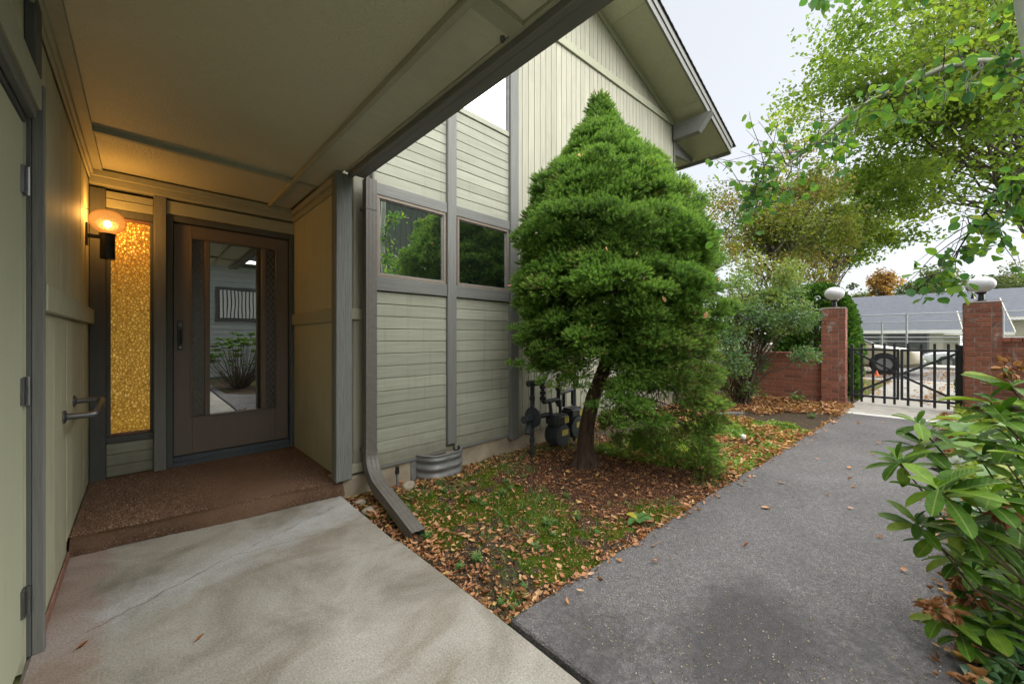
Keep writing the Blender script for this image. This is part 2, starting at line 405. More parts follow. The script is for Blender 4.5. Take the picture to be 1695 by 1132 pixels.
def terrain():
    b = NB('ground'); o = b.obj(); n = b.noise(o, .35, 6, .6); f = b.noise(o, 30, 5, .7)
    c = b.ramp(n, [(.4, (.09, .075, .05)), (.5, (.1, .13, .03)), (.65, (.14, .16, .045))])
    c = b.mix(1, c, b.ramp(f, [(.3, .6), (.7, 1.4)]), 'MULTIPLY'); b.bsdf(c, .95, b.bump(f, .6, .03), .1); return b.m
m_ground = terrain()

def brick(name, c1, c2, white):
    b = NB(name); r = b.rand(); gp0 = b.n('ShaderNodeNewGeometry').outputs['Position']; n = b.noise(gp0, 40, 5, .65)
    c = b.mix(r, c1, c2); c = b.mix(1, c, b.ramp(n, [(.3, .7), (.7, 1.3)]), 'MULTIPLY')
    gp_ = b.n('ShaderNodeNewGeometry').outputs['Position']; k = b.noise(b.mapv((3.2, 3.2, 1.5), src=gp_), 2.0, 6, .7, 1.2); n = b.noise(gp_, 40, 5, .65)
    c = b.mix(b.ramp(k, [(.57, 0.0), (.66, white)]), c, (.46, .42, .39))
    b.bsdf(c, .85, b.bump(n, .5, .004), .2); return b.m
m_brick = brick('red brick', (.33, .125, .08), (.2, .08, .056), .6)
m_mortar = plain('mortar', (.3, .23, .2), .95, 0, .1, .2, 50, .3)
def globe_mat():
    b = NB('white globe'); b.bsdf((.62, .62, .65), .25, None, .4, **{'Subsurface Weight': .0}); return b.m
m_globe = globe_mat()

L_SPRUCE = leafmat('spruce needles', [(0, (.042, .1, .02)), (.35, (.095, .2, .034)), (.75, (.19, .33, .06)), (1, (.3, .43, .1))], .5, .35, .3, 2.2, .22)
L_SPRUCEDRY = leafmat('browning spruce needles', [(0, (.06, .1, .022)), (.5, (.13, .16, .04)), (1, (.2, .15, .06))], .6, .3, .3, 3, .3)
L_RHODO = veined('rhododendron leaf', [(0, (.03, .085, .008)), (.5, (.065, .15, .012)), (.85, (.12, .215, .02)), (1, (.18, .25, .03))], .5, .28, .14, 9, .12, True)
L_RHODOM = leafmat('rhododendron mass', [(0, (.025, .075, .01)), (.5, (.06, .135, .012)), (1, (.13, .2, .025))], .5, .28, .14, 4, .3)
L_ASPENO = leafmat('aspen leaf single', [(0, (.05, .14, .06)), (.6, (.11, .22, .055)), (.94, (.2, .31, .05)), (1, (.36, .36, .05))], .55, .5, .2, 9, .1, True)
L_ASPEN = leafmat('aspen leaves', [(0, (.05, .14, .06)), (.6, (.11, .22, .055)), (.94, (.2, .31, .05)), (1, (.36, .36, .05))], .55, .5, .2, 1, .2)
L_MAPLE = leafmat('maple leaves', [(0, (.08, .15, .035)), (.5, (.165, .255, .05)), (.85, (.27, .34, .065)), (.96, (.4, .37, .07)), (1, (.47, .3, .07))], .55, .55, .2, .9, .35)
L_ORANGE = leafmat('turning leaves', [(0, (.11, .17, .035)), (.55, (.2, .22, .055)), (.85, (.28, .18, .065)), (1, (.31, .13, .06))], .6, .5, .25, 1.3, .4)
L_SHRUB = leafmat('blue green shrub leaves', [(0, (.065, .125, .062)), (.45, (.11, .19, .09)), (.8, (.22, .29, .09)), (1, (.29, .24, .1))], .5, .4, .3, 1.7, .35)
L_HEDGE = leafmat('cypress sprays', [(0, (.025, .08, .016)), (.6, (.065, .15, .025)), (1, (.12, .21, .035))], .6, .3, .3, 3, .35)
L_FAR = leafmat('far green leaves', [(0, (.05, .08, .03)), (.6, (.09, .12, .045)), (1, (.16, .16, .06))], .7, .3, .2, .3, .35)
L_FARO = leafmat('far orange leaves', [(0, (.16, .12, .04)), (.5, (.3, .16, .045)), (1, (.38, .2, .05))], .7, .3, .2, .3, .3)
L_DRY = leafmat('dry fallen leaves', [(0, (.18, .08, .04)), (.3, (.36, .17, .085)), (.7, (.5, .27, .14)), (.93, (.58, .37, .2)), (1, (.6, .42, .12))], .7, .2, .2, 8, .25)
L_DRYO = leafmat('dry fallen leaf single', [(0, (.2, .09, .045)), (.35, (.38, .18, .09)), (.75, (.5, .27, .145)), (1, (.6, .39, .21))], .7, .15, .2, 12, .2, True)
L_MOSS = leafmat('moss tips', [(0, (.035, .075, .008)), (.5, (.1, .17, .014)), (1, (.22, .28, .035))], .8, .35, .1, 6, .3)
L_COVER = leafmat('ground cover leaves', [(0, (.07, .15, .03)), (.45, (.15, .25, .04)), (.8, (.28, .34, .055)), (1, (.4, .36, .07))], .5, .35, .3, 2, .3)
L_IVY = leafmat('low glossy leaves', [(0, (.025, .075, .025)), (.6, (.05, .13, .045)), (1, (.11, .19, .06))], .3, .25, .5, 3, .3)
L_WEED = leafmat('weed leaves', [(0, (.09, .2, .06)), (.6, (.15, .28, .09)), (1, (.25, .34, .1))], .5, .35, .3, 9, .15)
L_HOSTA = leafmat('broad veined leaf', [(0, (.08, .19, .06)), (.6, (.17, .28, .07)), (.85, (.26, .33, .09)), (1, (.5, .4, .05))], .4, .35, .4, 9, .1, True)
# ================================================================== THE SETTING
def terrain_z(x):
    t = np.clip((x - 22) / 22, 0, 1); return -.07 - 1.0 * t * t * (3 - 2 * t)
xs = np.concatenate([np.linspace(-300, -10, 12), np.linspace(-6, 60, 67), np.linspace(70, 700, 25)])
ys = np.concatenate([np.linspace(-500, -40, 12), np.linspace(-30, 30, 31), np.linspace(40, 500, 12)])
gx, gy = np.meshgrid(xs, ys, indexing='ij')
V = np.stack([gx.ravel(), gy.ravel(), terrain_z(gx).ravel()], 1)
ny = len(ys); i, j = np.meshgrid(np.arange(len(xs) - 1), np.arange(ny - 1), indexing='ij')
a = (i * ny + j).ravel(); F = np.stack([a, a + ny, a + ny + 1, a + 1], 1)
tag(npmesh('ground', V, F, m_ground), kind='structure')

# concrete slab under the porch roof (joint to the path left open)
b = MB()
b.prism([(-.31, -4.9), (1.085, -4.9), (1.098, .5), (1.104, 1.35), (1.094, 2.05), (1.075, 2.10), (1.085, 2.98), (-.31, 3.3)], 'z', -.1, 0)  # unseen stretch behind the camera added to bounce light into the porch
o = b.build('porch_slab', m_slab, bevel=.012); tag(o, kind='structure')
# crack that runs across the slab, a thin broken line of open joint
crk = MB()
def crack(pts, wd):
    P = [Vector((x, y, .0035)) for x, y in pts]; Vv = []
    for k, p in enumerate(P):
        d = (P[min(k + 1, len(P) - 1)] - P[max(k - 1, 0)]).normalized(); nrm = Vector((-d.y, d.x, 0))
        ww = wd * random.uniform(.05, .75) * (0.2 if k in (0, len(P) - 1) else 1); Vv += [p + nrm * ww, p - nrm * ww]
    crk.add(Vv, [(2 * k, 2 * k + 1, 2 * k + 3, 2 * k + 2) for k in range(len(P) - 1)])
def wob(x0, y0, x1, y1, n, a): return [(x0 + (x1 - x0) * t / n + random.uniform(-a, a) * .4, y0 + (y1 - y0) * t / n + random.uniform(-a, a)) for t in range(n + 1)]
crack(wob(-.22, 2.28, .36, 2.56, 26, .012), .003); crack(wob(.36, 2.56, .98, 2.80, 24, .012), .004)
crack(wob(.36, 2.55, .78, 2.47, 18, .008), .0022); crack(wob(.78, 2.47, .98, 2.5, 8, .006), .0018)
m_crack = plain('open crack', (.085, .078, .062), .95)
crk.build('crack', m_crack, o)

# the walk of old asphalt, its left edge a little crooked
def path_left(x): return 1.17 - (x - 1.133) * (.533 / 6.84)
def path_right(x): return -.10 - .045 * x
pts_l, pts_r = [], []
for k in range(60):
    x = 1.128 + (8.02 - 1.128) * k / 59
    pts_l.append((x, path_left(x) + random.uniform(-.012, .012) * (k > 1)))
    pts_r.append((x, path_right(x) + random.uniform(-.03, .03)))
poly = [(1.125, -4.9)] + pts_r[:0] + [(1.22, -4.9), (1.26, -1.35), (1.5, -.9), (2.0, -.72)] + [p for p in pts_r if p[0] > 2.0] + pts_l[::-1]
b = MB(); b.prism(poly, 'z', -.1, -.004); pth_ = tag(b.build('path', m_path, bevel=.008), kind='structure')
crk = MB()
for a_ in ((2.7, .98, 3.6, .3, 30), (3.6, .3, 4.2, -.15, 18), (5.4, .8, 5.6, -.3, 24), (1.3, 1.05, 1.55, .75, 12)): crack(wob(*a_, .014), .0028)
crk.build('crack', m_crack, pth_)
b = MB(); b.box(8.02, 8.16, -.62, .72, -.1, 0.0); tag(b.build('threshold', m_line, bevel=.006), kind='structure')
b = MB()
for xa_, xb_, zt_ in ((8.165, 11.2, -.002), (11.212, 13.1, -.004), (13.112, 15.0, -.006)): b.prism([(xa_, path_left(xa_) - 1.27), (xb_, path_left(xb_) - 1.27), (xb_, path_left(xb_) + .06), (xa_, path_left(xa_) + .06)], 'z', -.1, zt_)
tag(b.build('walkway', m_walk, bevel=.008), kind='structure')
b = MB(); b.box(15.02, 15.22, -30, 30, -.1, .005); b.build('kerb', m_line, bevel=.02)['kind'] = 'structure'
b = MB(); b.box(15.225, 21.6, -40, 40, -.12, -.03); b.build('street', m_street)['kind'] = 'structure'
b = MB(); b.box(21.6, 21.8, -40, 40, -.12, .07); b.box(21.805, 23.4, -40, 40, -.2, .06); b.build('pavement', m_walk, bevel=.02)['kind'] = 'structure'

# garden soil: one fine sheet left of the path, another right of it
TR = (2.97, 2.06)          # foot of the spruce
def moss_amount(x, y):
    p = np.stack([x, y], 1); n = vnoise(p, 2.3, 5, 4)
    m = (n - .5) * 2.2 + .55
    m -= np.clip(1 - np.hypot((x - TR[0]) / 1.05, (y - TR[1]) / .85), 0, 1) * 1.6
    m -= np.clip((x - 2.75) / .5, 0, 1) * .9
    m -= np.clip(1 - (y - np.array([path_left(q) for q in x])) / .16, 0, 1) * .5
    m -= np.clip(1 - (x - 1.1) / .18, 0, 1) * .5
    m += (vnoise(p, 11, 15, 3) - .5) * 1.1
    m -= np.clip((y - 2.62) / .25, 0, 1) * .5
    return m
def mulch_amount(x, y):
    return np.clip(1.35 - np.hypot((x - 3.2) / 1.3, (y - 1.85) / 1.0), 0, 1)
def soil_z(x, y):
    p = np.stack([x, y], 1)
    z = -.055 + .05 * (vnoise(p, 1.6, 2, 3) - .5) + .022 * (vnoise(p, 14, 3, 3) - .5)
    z += .05 * np.exp(-((x - TR[0]) ** 2 + (y - TR[1]) ** 2) / .25)
    m = moss_amount(x, y); z += np.clip(m, 0, 1) * .016
    return z
def soil_sheet(name, x0, x1, ylo, yhi, nx, nyy):
    u = np.linspace(0, 1, nx); v = np.linspace(0, 1, nyy); U, W = np.meshgrid(u, v, indexing='ij')
    X = x0 + U * (x1 - x0); lo = np.vectorize(ylo)(X); hi = np.vectorize(yhi)(X); Y = lo + W * (hi - lo)
    x, y = X.ravel(), Y.ravel(); z = soil_z(x, y)
    i, j = np.meshgrid(np.arange(nx - 1), np.arange(nyy - 1), indexing='ij'); a = (i * nyy + j).ravel()
    F = np.stack([a, a + nyy, a + nyy + 1, a + 1], 1)
    o = npmesh(name, np.stack([x, y, z], 1), F, m_soil, smooth=True, attr={'moss': moss_amount(x, y), 'mulch': mulch_amount(x, y)})
    o['kind'] = 'structure'; return o
soil_sheet('garden_soil', 1.06, 10.2, lambda x: path_left(x) - .06, lambda x: 3.02 if x < 7 else 3.6, 620, 150)
soil_sheet('border_soil', 1.95, 10.2, lambda x: -4.4, lambda x: path_right(x) + .07, 220, 110)
soil_sheet('border_soil', 1.2, 1.98, lambda x: -5.0, lambda x: -1.3 + (x - 1.2) * .8, 40, 60)
soil_sheet('verge_soil', 9.9, 15.0, lambda x: .7, lambda x: 6.0, 60, 60)
soil_sheet('verge_soil', 9.9, 15.0, lambda x: -5.0, lambda x: -.64, 60, 50)
# ================================================================== THE HOUSE
house = thing('house', 'sage green timber house with covered entry porch, grey trim and gabled end', 'house', (1.1, 2.95, 0))
def hb(name, mat, x0, x1, y0, y1, z0, z1, bev=.003, parent=None):
    return MB().box(x0, x1, y0, y1, z0, z1).build(name, mat, parent or house, bevel=bev)

# ---- left wall of the porch: grooved boards either side of a band
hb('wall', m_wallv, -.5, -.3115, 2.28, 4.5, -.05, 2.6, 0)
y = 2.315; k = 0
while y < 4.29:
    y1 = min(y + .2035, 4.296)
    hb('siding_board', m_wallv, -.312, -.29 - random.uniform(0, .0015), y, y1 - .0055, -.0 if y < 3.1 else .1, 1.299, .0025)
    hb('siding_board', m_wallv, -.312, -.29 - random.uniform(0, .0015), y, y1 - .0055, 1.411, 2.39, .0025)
    y = y1
hb('band_board', m_sage, -.311, -.262, 2.315, 4.295, 1.30, 1.41, .004)
hb('base_strip', m_redwood, -.2895, -.281, 2.33, 3.12, .001, .05, .003)
# ---- side door in the left wall and its casing
hb('door_jamb', m_dark, -.47, -.3005, 2.283, 2.315, -.0, 2.14, .002)
hb('door_casing', m_trimv, -.30, -.268, 2.285, 2.314, .0, 2.16, .003)
hb('head_casing', m_sage, -.3, -.274, 1.2, 2.284, 2.06, 2.17, .004)
hb('head_stop', m_trimy, -.31, -.286, 1.2, 2.28, 2.02, 2.058, .003)
hb('head_jamb', m_dark, -.47, -.311, 1.2, 2.282, 2.0, 2.06, .002)
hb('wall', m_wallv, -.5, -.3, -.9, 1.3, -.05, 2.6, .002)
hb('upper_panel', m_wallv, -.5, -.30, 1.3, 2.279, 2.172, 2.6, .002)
hb('post', m_dark, -.2995, -.272, 2.16, 2.27, 2.172, 2.45, .003)
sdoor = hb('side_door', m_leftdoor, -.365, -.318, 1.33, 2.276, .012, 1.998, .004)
for hz in (1.78, 1.0, .22):
    hg = MB().box(-.3175, -.302, 2.2775, 2.2825, hz - .05, hz + .05); hg.tube([(-.306, 2.272, hz - .053), (-.306, 2.272, hz + .053)], .0075, 10)
    hg.box(-.3178, -.3095, 2.235, 2.272, hz - .05, hz + .05)
    hg.build('hinge', m_steel, sdoor, smooth=False)

# ---- door wall
hb('wall', m_dark, -.5, 1.25, 4.42, 4.6, -.05, 2.6, 0)
hb('corner_post', m_dark, -.2885, -.203, 4.285, 4.42, .09, 2.345, .004)
hb('mullion_post', m_trimv, .066, .143, 4.262, 4.42, .09, 2.36, .004)
for q in range(3):
    hb('siding_board', m_board, -.202, .065, 4.318 + random.uniform(0, .002), 4.34, .105 + q * .088, .105 + q * .088 + .0845, .003)
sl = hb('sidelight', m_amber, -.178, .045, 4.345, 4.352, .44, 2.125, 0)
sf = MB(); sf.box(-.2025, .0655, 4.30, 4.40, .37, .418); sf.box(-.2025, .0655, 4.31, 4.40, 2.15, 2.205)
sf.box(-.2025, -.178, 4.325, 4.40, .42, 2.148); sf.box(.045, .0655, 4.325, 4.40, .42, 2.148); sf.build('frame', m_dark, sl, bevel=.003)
for z0, z1 in ((.422, .4395), (2.126, 2.147)): MB().box(-.177, .044, 4.335, 4.344, z0, z1).build('glazing_bead', m_redwood, sl)
hb('header_board', m_sage, -.202, .065, 4.29, 4.42, 2.207, 2.335, .004)
hb('header_board', m_sage, .1445, 1.10, 4.28, 4.42, 2.235, 2.345, .004)
hb('header_moulding', m_sage, -.2, .065, 4.278, 4.2895, 2.262, 2.27, .002)
hb('frieze_board', m_sage, -.289, 1.10, 4.245, 4.42, 2.362, 2.47, .004)
hb('crown_moulding', m_sage, -.289, 1.10, 4.222, 4.2445, 2.415, 2.47, .006)
# front door: frame, threshold, leaf
hb('door_frame', m_dark, .1445, .184, 4.29, 4.42, .1, 2.232, .003)
hb('door_frame', m_blue, 1.062, 1.099, 4.283, 4.42, .1, 2.232, .003)
hb('door_frame', m_dark, .1855, 1.061, 4.293, 4.42, 2.182, 2.232, .003)
th = MB().box(.1855, 1.061, 4.285, 4.42, .09, .135).box(.1855, 1.061, 4.305, 4.42, .1355, .175)
th.build('threshold', m_blue, house, bevel=.004)
fd = MB(); fd.box(.19, .312, 4.335, 4.385, .182, 2.176); fd.box(.948, 1.056, 4.335, 4.385, .182, 2.176)
fd.box(.3125, .9475, 4.336, 4.385, .182, .502); fd.box(.3125, .9475, 4.336, 4.385, 2.062, 2.176)
fdoor = fd.build('front_door', m_door, house, bevel=.003)
ml = MB()
for x0, x1 in ((.298, .3135), (.9465, .962)): ml.box(x0, x1, 4.327, 4.3345, .49, 2.075)
for z0, z1 in ((.49, .504), (2.06, 2.075)): ml.box(.3137, .9463, 4.327, 4.3345, z0, z1)
ml.build('moulding', m_door, fdoor, bevel=.003)
for x0, x1 in ((.398, .436), (.828, .866)): MB().box(x0, x1, 4.335, 4.385, .5025, 2.0615).build('muntin', m_door, fdoor, bevel=.004)
MB().box(.4365, .8275, 4.356, 4.362, .5025, 2.0615).build('pane', m_doorglass, fdoor)
for x0, x1 in ((.3125, .3975), (.8665, .9475)):
    MB().box(x0, x1, 4.356, 4.362, .5025, 2.0615).build('pane', m_sideglass, fdoor)
    ld = MB(); z = .5; s_ = .055; wv = x1 - x0                  # diamond leading behind the patterned panes
    while z < 2.0:
        ld.bar((x0 + .002, 4.353, z + .01), (x1 - .002, 4.353, min(z + wv * 1.6, 2.06)), .004, .003, (0, 1, 0))
        ld.bar((x1 - .002, 4.353, z + .01), (x0 + .002, 4.353, min(z + wv * 1.6, 2.06)), .004, .003, (0, 1, 0)); z += .068
    ld.build('leading', m_door, fdoor)
hs_ = MB().box(.214, .252, 4.328, 4.3345, 1.085, 1.345); hp = hs_.build('handle_plate', m_blue, fdoor, bevel=.004)
MB().tube([(.233, 4.328, 1.26), (.233, 4.288, 1.25), (.233, 4.275, 1.2), (.233, 4.288, 1.15), (.233, 4.328, 1.14)], .009, 10).build('handle', m_black, hp, smooth=True)
MB().lathe([(.013, 0), (.013, .01), (.009, .013)], (.233, 4.316, 1.305), 14, 'y').build('lock', m_steel, hp)
MB().lathe([(.007, 0), (.007, .008)], (.233, 4.322, 1.112), 12, 'y').build('screw', m_white, hp)

# ---- short wall on the right of the porch, its post and the strip beside it
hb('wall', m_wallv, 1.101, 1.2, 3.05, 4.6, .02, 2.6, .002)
hb('band_board', m_sage, 1.078, 1.1005, 3.055, 4.281, 1.32, 1.425, .003)
hb('frieze_board', m_sage, 1.08, 1.1005, 3.055, 4.24, 2.35, 2.447, .003)
hb('crown_moulding', m_sage, 1.052, 1.0795, 3.055, 4.22, 2.4, 2.447, .004)
hb('porch_post', m_post, 1.038, 1.16, 2.95, 3.048, .105, 2.446, .006)
hb('wall', m_vboard, 1.202, 1.36, 3.04, 3.2, .13, 2.6, .002)
hb('band_board', m_sage, 1.161, 1.30, 3.005, 3.0385, 1.34, 1.43, .003)
hb('base_board', m_sage, 1.161, 1.30, 3.01, 3.0385, .125, .2, .004)
hb('foundation', m_found, 1.05, 1.36, 3.0, 3.2, -.2, .104, .012)

# ---- bay of level boards with two windows
hb('wall', m_sage, 1.36, 2.83, 3.0, 3.2, .13, 4.32, 0)
hb('foundation', m_found, 1.365, 7.1, 2.985, 3.2, -.25, .125, .008)
bz = .142
for col, (x0, x1) in enumerate(((1.3365, 2.031), (2.131, 2.842))):
    n = 14
    for q in range(n):
        z0 = .145 + q * (1.575 - .145) / n
        if col and q == 0: z0 += .0
        hb('siding_board', m_board, x0, x1, 2.962 + random.uniform(0, .003), 2.999, z0, z0 + (1.575 - .145) / n - .0035, .0035)
    hb('drip_strip', m_trimh, x0, x1, 2.958, 2.998, .125, .1435, .002)
    m = 10
    for q in range(m):
        z0 = 2.452 + q * (3.36 - 2.452) / m
        hb('siding_board', m_board, x0, x1, 2.962 + random.uniform(0, .003), 2.999, z0, z0 + (3.36 - 2.452) / m - .0035, .0035)
hb('corner_board', m_trimv, 1.317, 1.3355, 2.945, 2.999, .14, 4.3, .003)
hb('mullion_board', m_trimv, 2.032, 2.13, 2.93, 2.999, .2, 3.42, .004)
hb('trim_board', m_trimv, 2.843, 2.967, 2.93, 2.999, .09, 4.6, .004)
for x0, x1 in ((1.3365, 2.031), (2.131, 2.842)):
    hb('rail_board', m_trimh, x0, x1, 2.943, 2.999, 1.578, 1.69, .004)
    hb('rail_board', m_trimh, x0, x1, 2.943, 2.999, 2.352, 2.449, .004)
    hb('ledge_board', m_board, x0, x1, 2.952, 2.999, 3.363, 3.42, .004)
    wn = MB(); fw = .024; z0, z1 = 1.691, 2.351; xa, xb = x0 + .018, x1 - .012
    wn.box(xa, xb, 2.948, 2.985, z0, z0 + fw); wn.box(xa, xb, 2.948, 2.985, z1 - fw, z1)
    wn.box(xa, xa + fw, 2.948, 2.985, z0 + fw, z1 - fw); wn.box(xb - fw, xb, 2.948, 2.985, z0 + fw, z1 - fw)
    win = wn.build('window', m_winframe, house, bevel=.002)
    wn = MB(); g = .008; q0, q1, p0, p1 = xa + fw, xb - fw, z0 + fw, z1 - fw
    wn.box(q0, q1, 2.96, 2.985, p0, p0 + g); wn.box(q0, q1, 2.96, 2.985, p1 - g, p1); wn.box(q0, q0 + g, 2.96, 2.985, p0 + g, p1 - g); wn.box(q1 - g, q1, 2.96, 2.985, p0 + g, p1 - g)
    wn.build('sash', m_galv, win)
    MB().box(q0 + g, q1 - g, 2.972, 2.978, p0 + g, p1 - g).build('pane', m_glass, win)
# high window above the panels
for x0, x1 in ((1.3365, 2.031), (2.131, 2.842)):
    hw = MB(); hw.box(x0, x0 + .02, 2.955, 2.999, 3.421, 4.5); hw.box(x1 - .02, x1, 2.955, 2.999, 3.421, 4.5); hw.box(x0 + .02, x1 - .02, 2.955, 2.999, 4.46, 4.5)
    hw = hw.build('window', m_galv, house, bevel=.002)
    MB().box(x0 + .02, x1 - .02, 2.975, 2.985, 3.421, 4.459).build('pane', m_clere, hw)

# ---- gabled end of upright boards
def soff(x): return 6.884 - .23 * x            # underside of the roof above the wall
XE = 7.13
b = MB(); b.prism([(1.4, 4.52), (2.968, 4.6), (2.968, .09), (XE, .09), (XE, soff(XE)), (1.4, soff(1.4))][::-1], 'y', 3.0, 3.15); b.build('wall', m_vboard, house)
x = 2.97; q = 0
while x < XE - .02:
    x1 = min(x + .1015, XE); f0 = 2.976 + random.uniform(0, .002)
    MB().prism([(x, .1), (x1 - .006, .1), (x1 - .006, soff(x1) - .004), (x, soff(x) - .004)], 'y', f0, 2.999).build('siding_board', m_vboard, house, bevel=.0028)
    x = x1
x = 1.4
while x < 2.96:
    x1 = min(x + .1015, 2.966)
    MB().prism([(x, 4.61), (x1 - .006, 4.61), (x1 - .006, soff(x1) - .004), (x, soff(x) - .004)], 'y', 2.976, 2.999).build('siding_board', m_vboard, house, bevel=.0028)
    x = x1
def fr(x): return 4.86 + (x - 3.75) * .083
MB().prism([(2.97, fr(2.97)), (XE, fr(XE)), (XE, fr(XE) + .11), (2.97, fr(2.97) + .11)], 'y', 2.948, 2.9755).build('band_board', m_sage, house, bevel=.004)
MB().prism([(2.97, soff(2.97) - .1), (XE, soff(XE) - .1), (XE, soff(XE) - .003), (2.97, soff(2.97) - .003)], 'y', 2.95, 2.9755).build('frieze_board', m_sage, house, bevel=.004)
hb('corner_board', m_trimv, XE + .001, XE + .03, 2.95, 3.12, .09, soff(XE) - .01, .003)
hb('wall', m_vboard, XE - .15, XE, 3.151, 10, -.1, soff(XE) - .02, 0)
# roof: underside boards, covering, rake boards, eave
YR0, YR1, XR0, XR1 = 2.40, 10.5, 1.2, 8.45
def slab(name, mat, y0, y1, x0, x1, d0, d1, bev=0):
    return MB().prism([(x0, soff(x0) + d0), (x1, soff(x1) + d0), (x1, soff(x1) + d1), (x0, soff(x0) + d1)], 'y', y0, y1).build(name, mat, house, bevel=bev)
slab('soffit_panel', m_soffit, YR0 + .002, 2.999, XR0, 4.9, 0, .02); slab('soffit_panel', m_soffit, YR0 + .002, 2.999, 4.905, 6.9, 0, .02)
slab('soffit_panel', m_soffit, YR0 + .002, 2.999, 6.905, XR1 - .002, 0, .02); slab('soffit_panel', m_soffit, 3.0, YR1, XE + .031, XR1 - .002, 0, .02)
roof = slab('roof', m_dark, YR0 - .045, YR1, XR0 - .02, XR1 + .05, .14, .175)
slab('rake_board', m_trimh, YR0 - .032, YR0, XR0, XR1 + .02, -.06, .138, .003); slab('rake_board', m_trimh, YR0 - .05, YR0 - .033, XR0, XR1 + .02, .05, .138, .003)
MB().box(XR1, XR1 + .03, YR0 + .001, YR1, soff(XR1) - .07, soff(XR1) + .12).build('eave_board', m_trimy, house, bevel=.003)
m_shing = plain('roof shingles', (.07, .07, .072), .9, 0, .15, .3, 60, .6)
x = XR0
while x < XR1 + .03:       # course after course of shingles, seen edge-on along the rake
    MB().prism([(x, soff(x) + .177), (x + .2, soff(x + .2) + .177), (x + .2, soff(x + .2) + .182), (x, soff(x) + .196)], 'y', YR0 - .07, YR1).build('shingle_course', m_shing, roof)
    x += .145
bm_ = MB(); bm_.add([(7.06, 2.95, 4.86), (7.2, 2.95, 4.86), (7.2, 2.95, 5.14), (7.06, 2.95, 5.14),
                     (7.06, 2.50, 4.86), (7.2, 2.50, 4.86), (7.2, 2.28, 5.14), (7.06, 2.28, 5.14)], [(0, 3, 2, 1), (4, 5, 6, 7), (0, 1, 5, 4), (1, 2, 6, 5), (2, 3, 7, 6), (3, 0, 4, 7)])
bm_.build('outrigger_beam', m_trimy, house, bevel=.006)
MB().prism([(7.2, 4.7), (8.3, 4.88), (8.3, 4.96), (7.2, 5.02)], 'y', 3.05, 3.13).build('eave_bracket', m_trimh, house, bevel=.004)

# ---- porch roof and its panelled ceiling
PY0 = .25                                   # front edge of the porch roof
hb('porch_roof', m_sage, -.5, 1.12, PY0 - .05, 4.6, 2.5, 2.72, 0)
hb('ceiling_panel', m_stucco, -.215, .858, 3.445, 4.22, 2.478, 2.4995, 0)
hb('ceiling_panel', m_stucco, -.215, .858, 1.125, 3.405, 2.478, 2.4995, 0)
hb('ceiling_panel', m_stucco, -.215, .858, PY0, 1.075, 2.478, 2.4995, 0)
hb('ceiling_batten', m_sage, -.215, .858, 3.405, 3.445, 2.445, 2.4995, .003)
hb('ceiling_batten', m_sage, -.215, .858, 1.075, 1.125, 2.452, 2.4995, .003)
hb('soffit_board', m_soffit, .888, 1.10, 1.14, 3.40, 2.462, 2.4995, .002)
hb('soffit_board', m_soffit, .888, 1.05, 3.442, 4.22, 2.466, 2.4995, .002)
hb('soffit_board', m_soffit, .888, 1.10, PY0, 1.06, 2.472, 2.4995, .002)
hb('ceiling_batten', m_sage, .859, .887, PY0, 4.22, 2.44, 2.4995, .003)
hb('ceiling_batten', m_sage, .888, 1.10, 1.06, 1.139, 2.448, 2.4995, .003)
hb('ceiling_batten', m_sage, .888, 1.05, 3.401, 3.44, 2.455, 2.4995, .003)
hb('perimeter_board', m_sage, -.289, -.216, 2.0, 4.22, 2.46, 2.4995, .002)
hb('perimeter_board', m_sage, -.289, -.216, PY0, 1.99, 2.46, 2.4995, .002)
hb('crown_moulding', m_sage, -.289, -.262, PY0, 4.22, 2.425, 2.459, .004)
hb('crown_moulding', m_sage, -.2885, -.275, PY0, 4.22, 2.392, 2.4245, .003)
hb('edge_beam', m_trimy, 1.122, 1.158, PY0 - .05, 2.949, 2.42, 2.72, .004)
hb('edge_beam', m_sage, 1.1015, 1.121, PY0 - .05, 2.949, 2.455, 2.5, .003)
hb('gutter', m_trimy, 1.16, 1.252, PY0 - .05, 2.93, 2.435, 2.56, .012)
MB().lathe([(.011, 0), (.011, -.014), (.007, -.022)], (1.085, 1.17, 2.462), 12).build('junction_nub', m_steel, house, smooth=True)

# ================================================================== FITTINGS ON THE HOUSE
# carpet over the step, folded down over its edge
b = MB()
n = 60
top, lipf, foot = [], [], []
for k in range(n + 1):
    t = k / n; x = -.287 + (1.10 + .287) * t; ye = 3.185 - .215 * t + .012 * math.sin(9 * t) * (t > .1) + random.uniform(-.003, .003)
    dz = .012 * math.exp(-((t - .62) / .12) ** 2)
    top.append((x, 4.42, .1)); lipf.append((x, ye + .04, .1 + dz)); foot.append((x, ye - .03 + random.uniform(-.004, .004), .002))
mid = [(x, y - .03, z - .02) for x, y, z in lipf]; mid2 = [(x, y - .052, .05) for x, y, z in lipf]
rows = [top, lipf, mid, mid2, foot]
Vv = [p for r in rows for p in r]; Ff = [(r * (n + 1) + k, r * (n + 1) + k + 1, (r + 1) * (n + 1) + k + 1, (r + 1) * (n + 1) + k) for r in range(4) for k in range(n)]
b.add(Vv, Ff)
cp = b.build('carpet', m_carpet, smooth=True)
tag(cp, 'worn brown outdoor carpet covering the step below the front door', 'carpet')
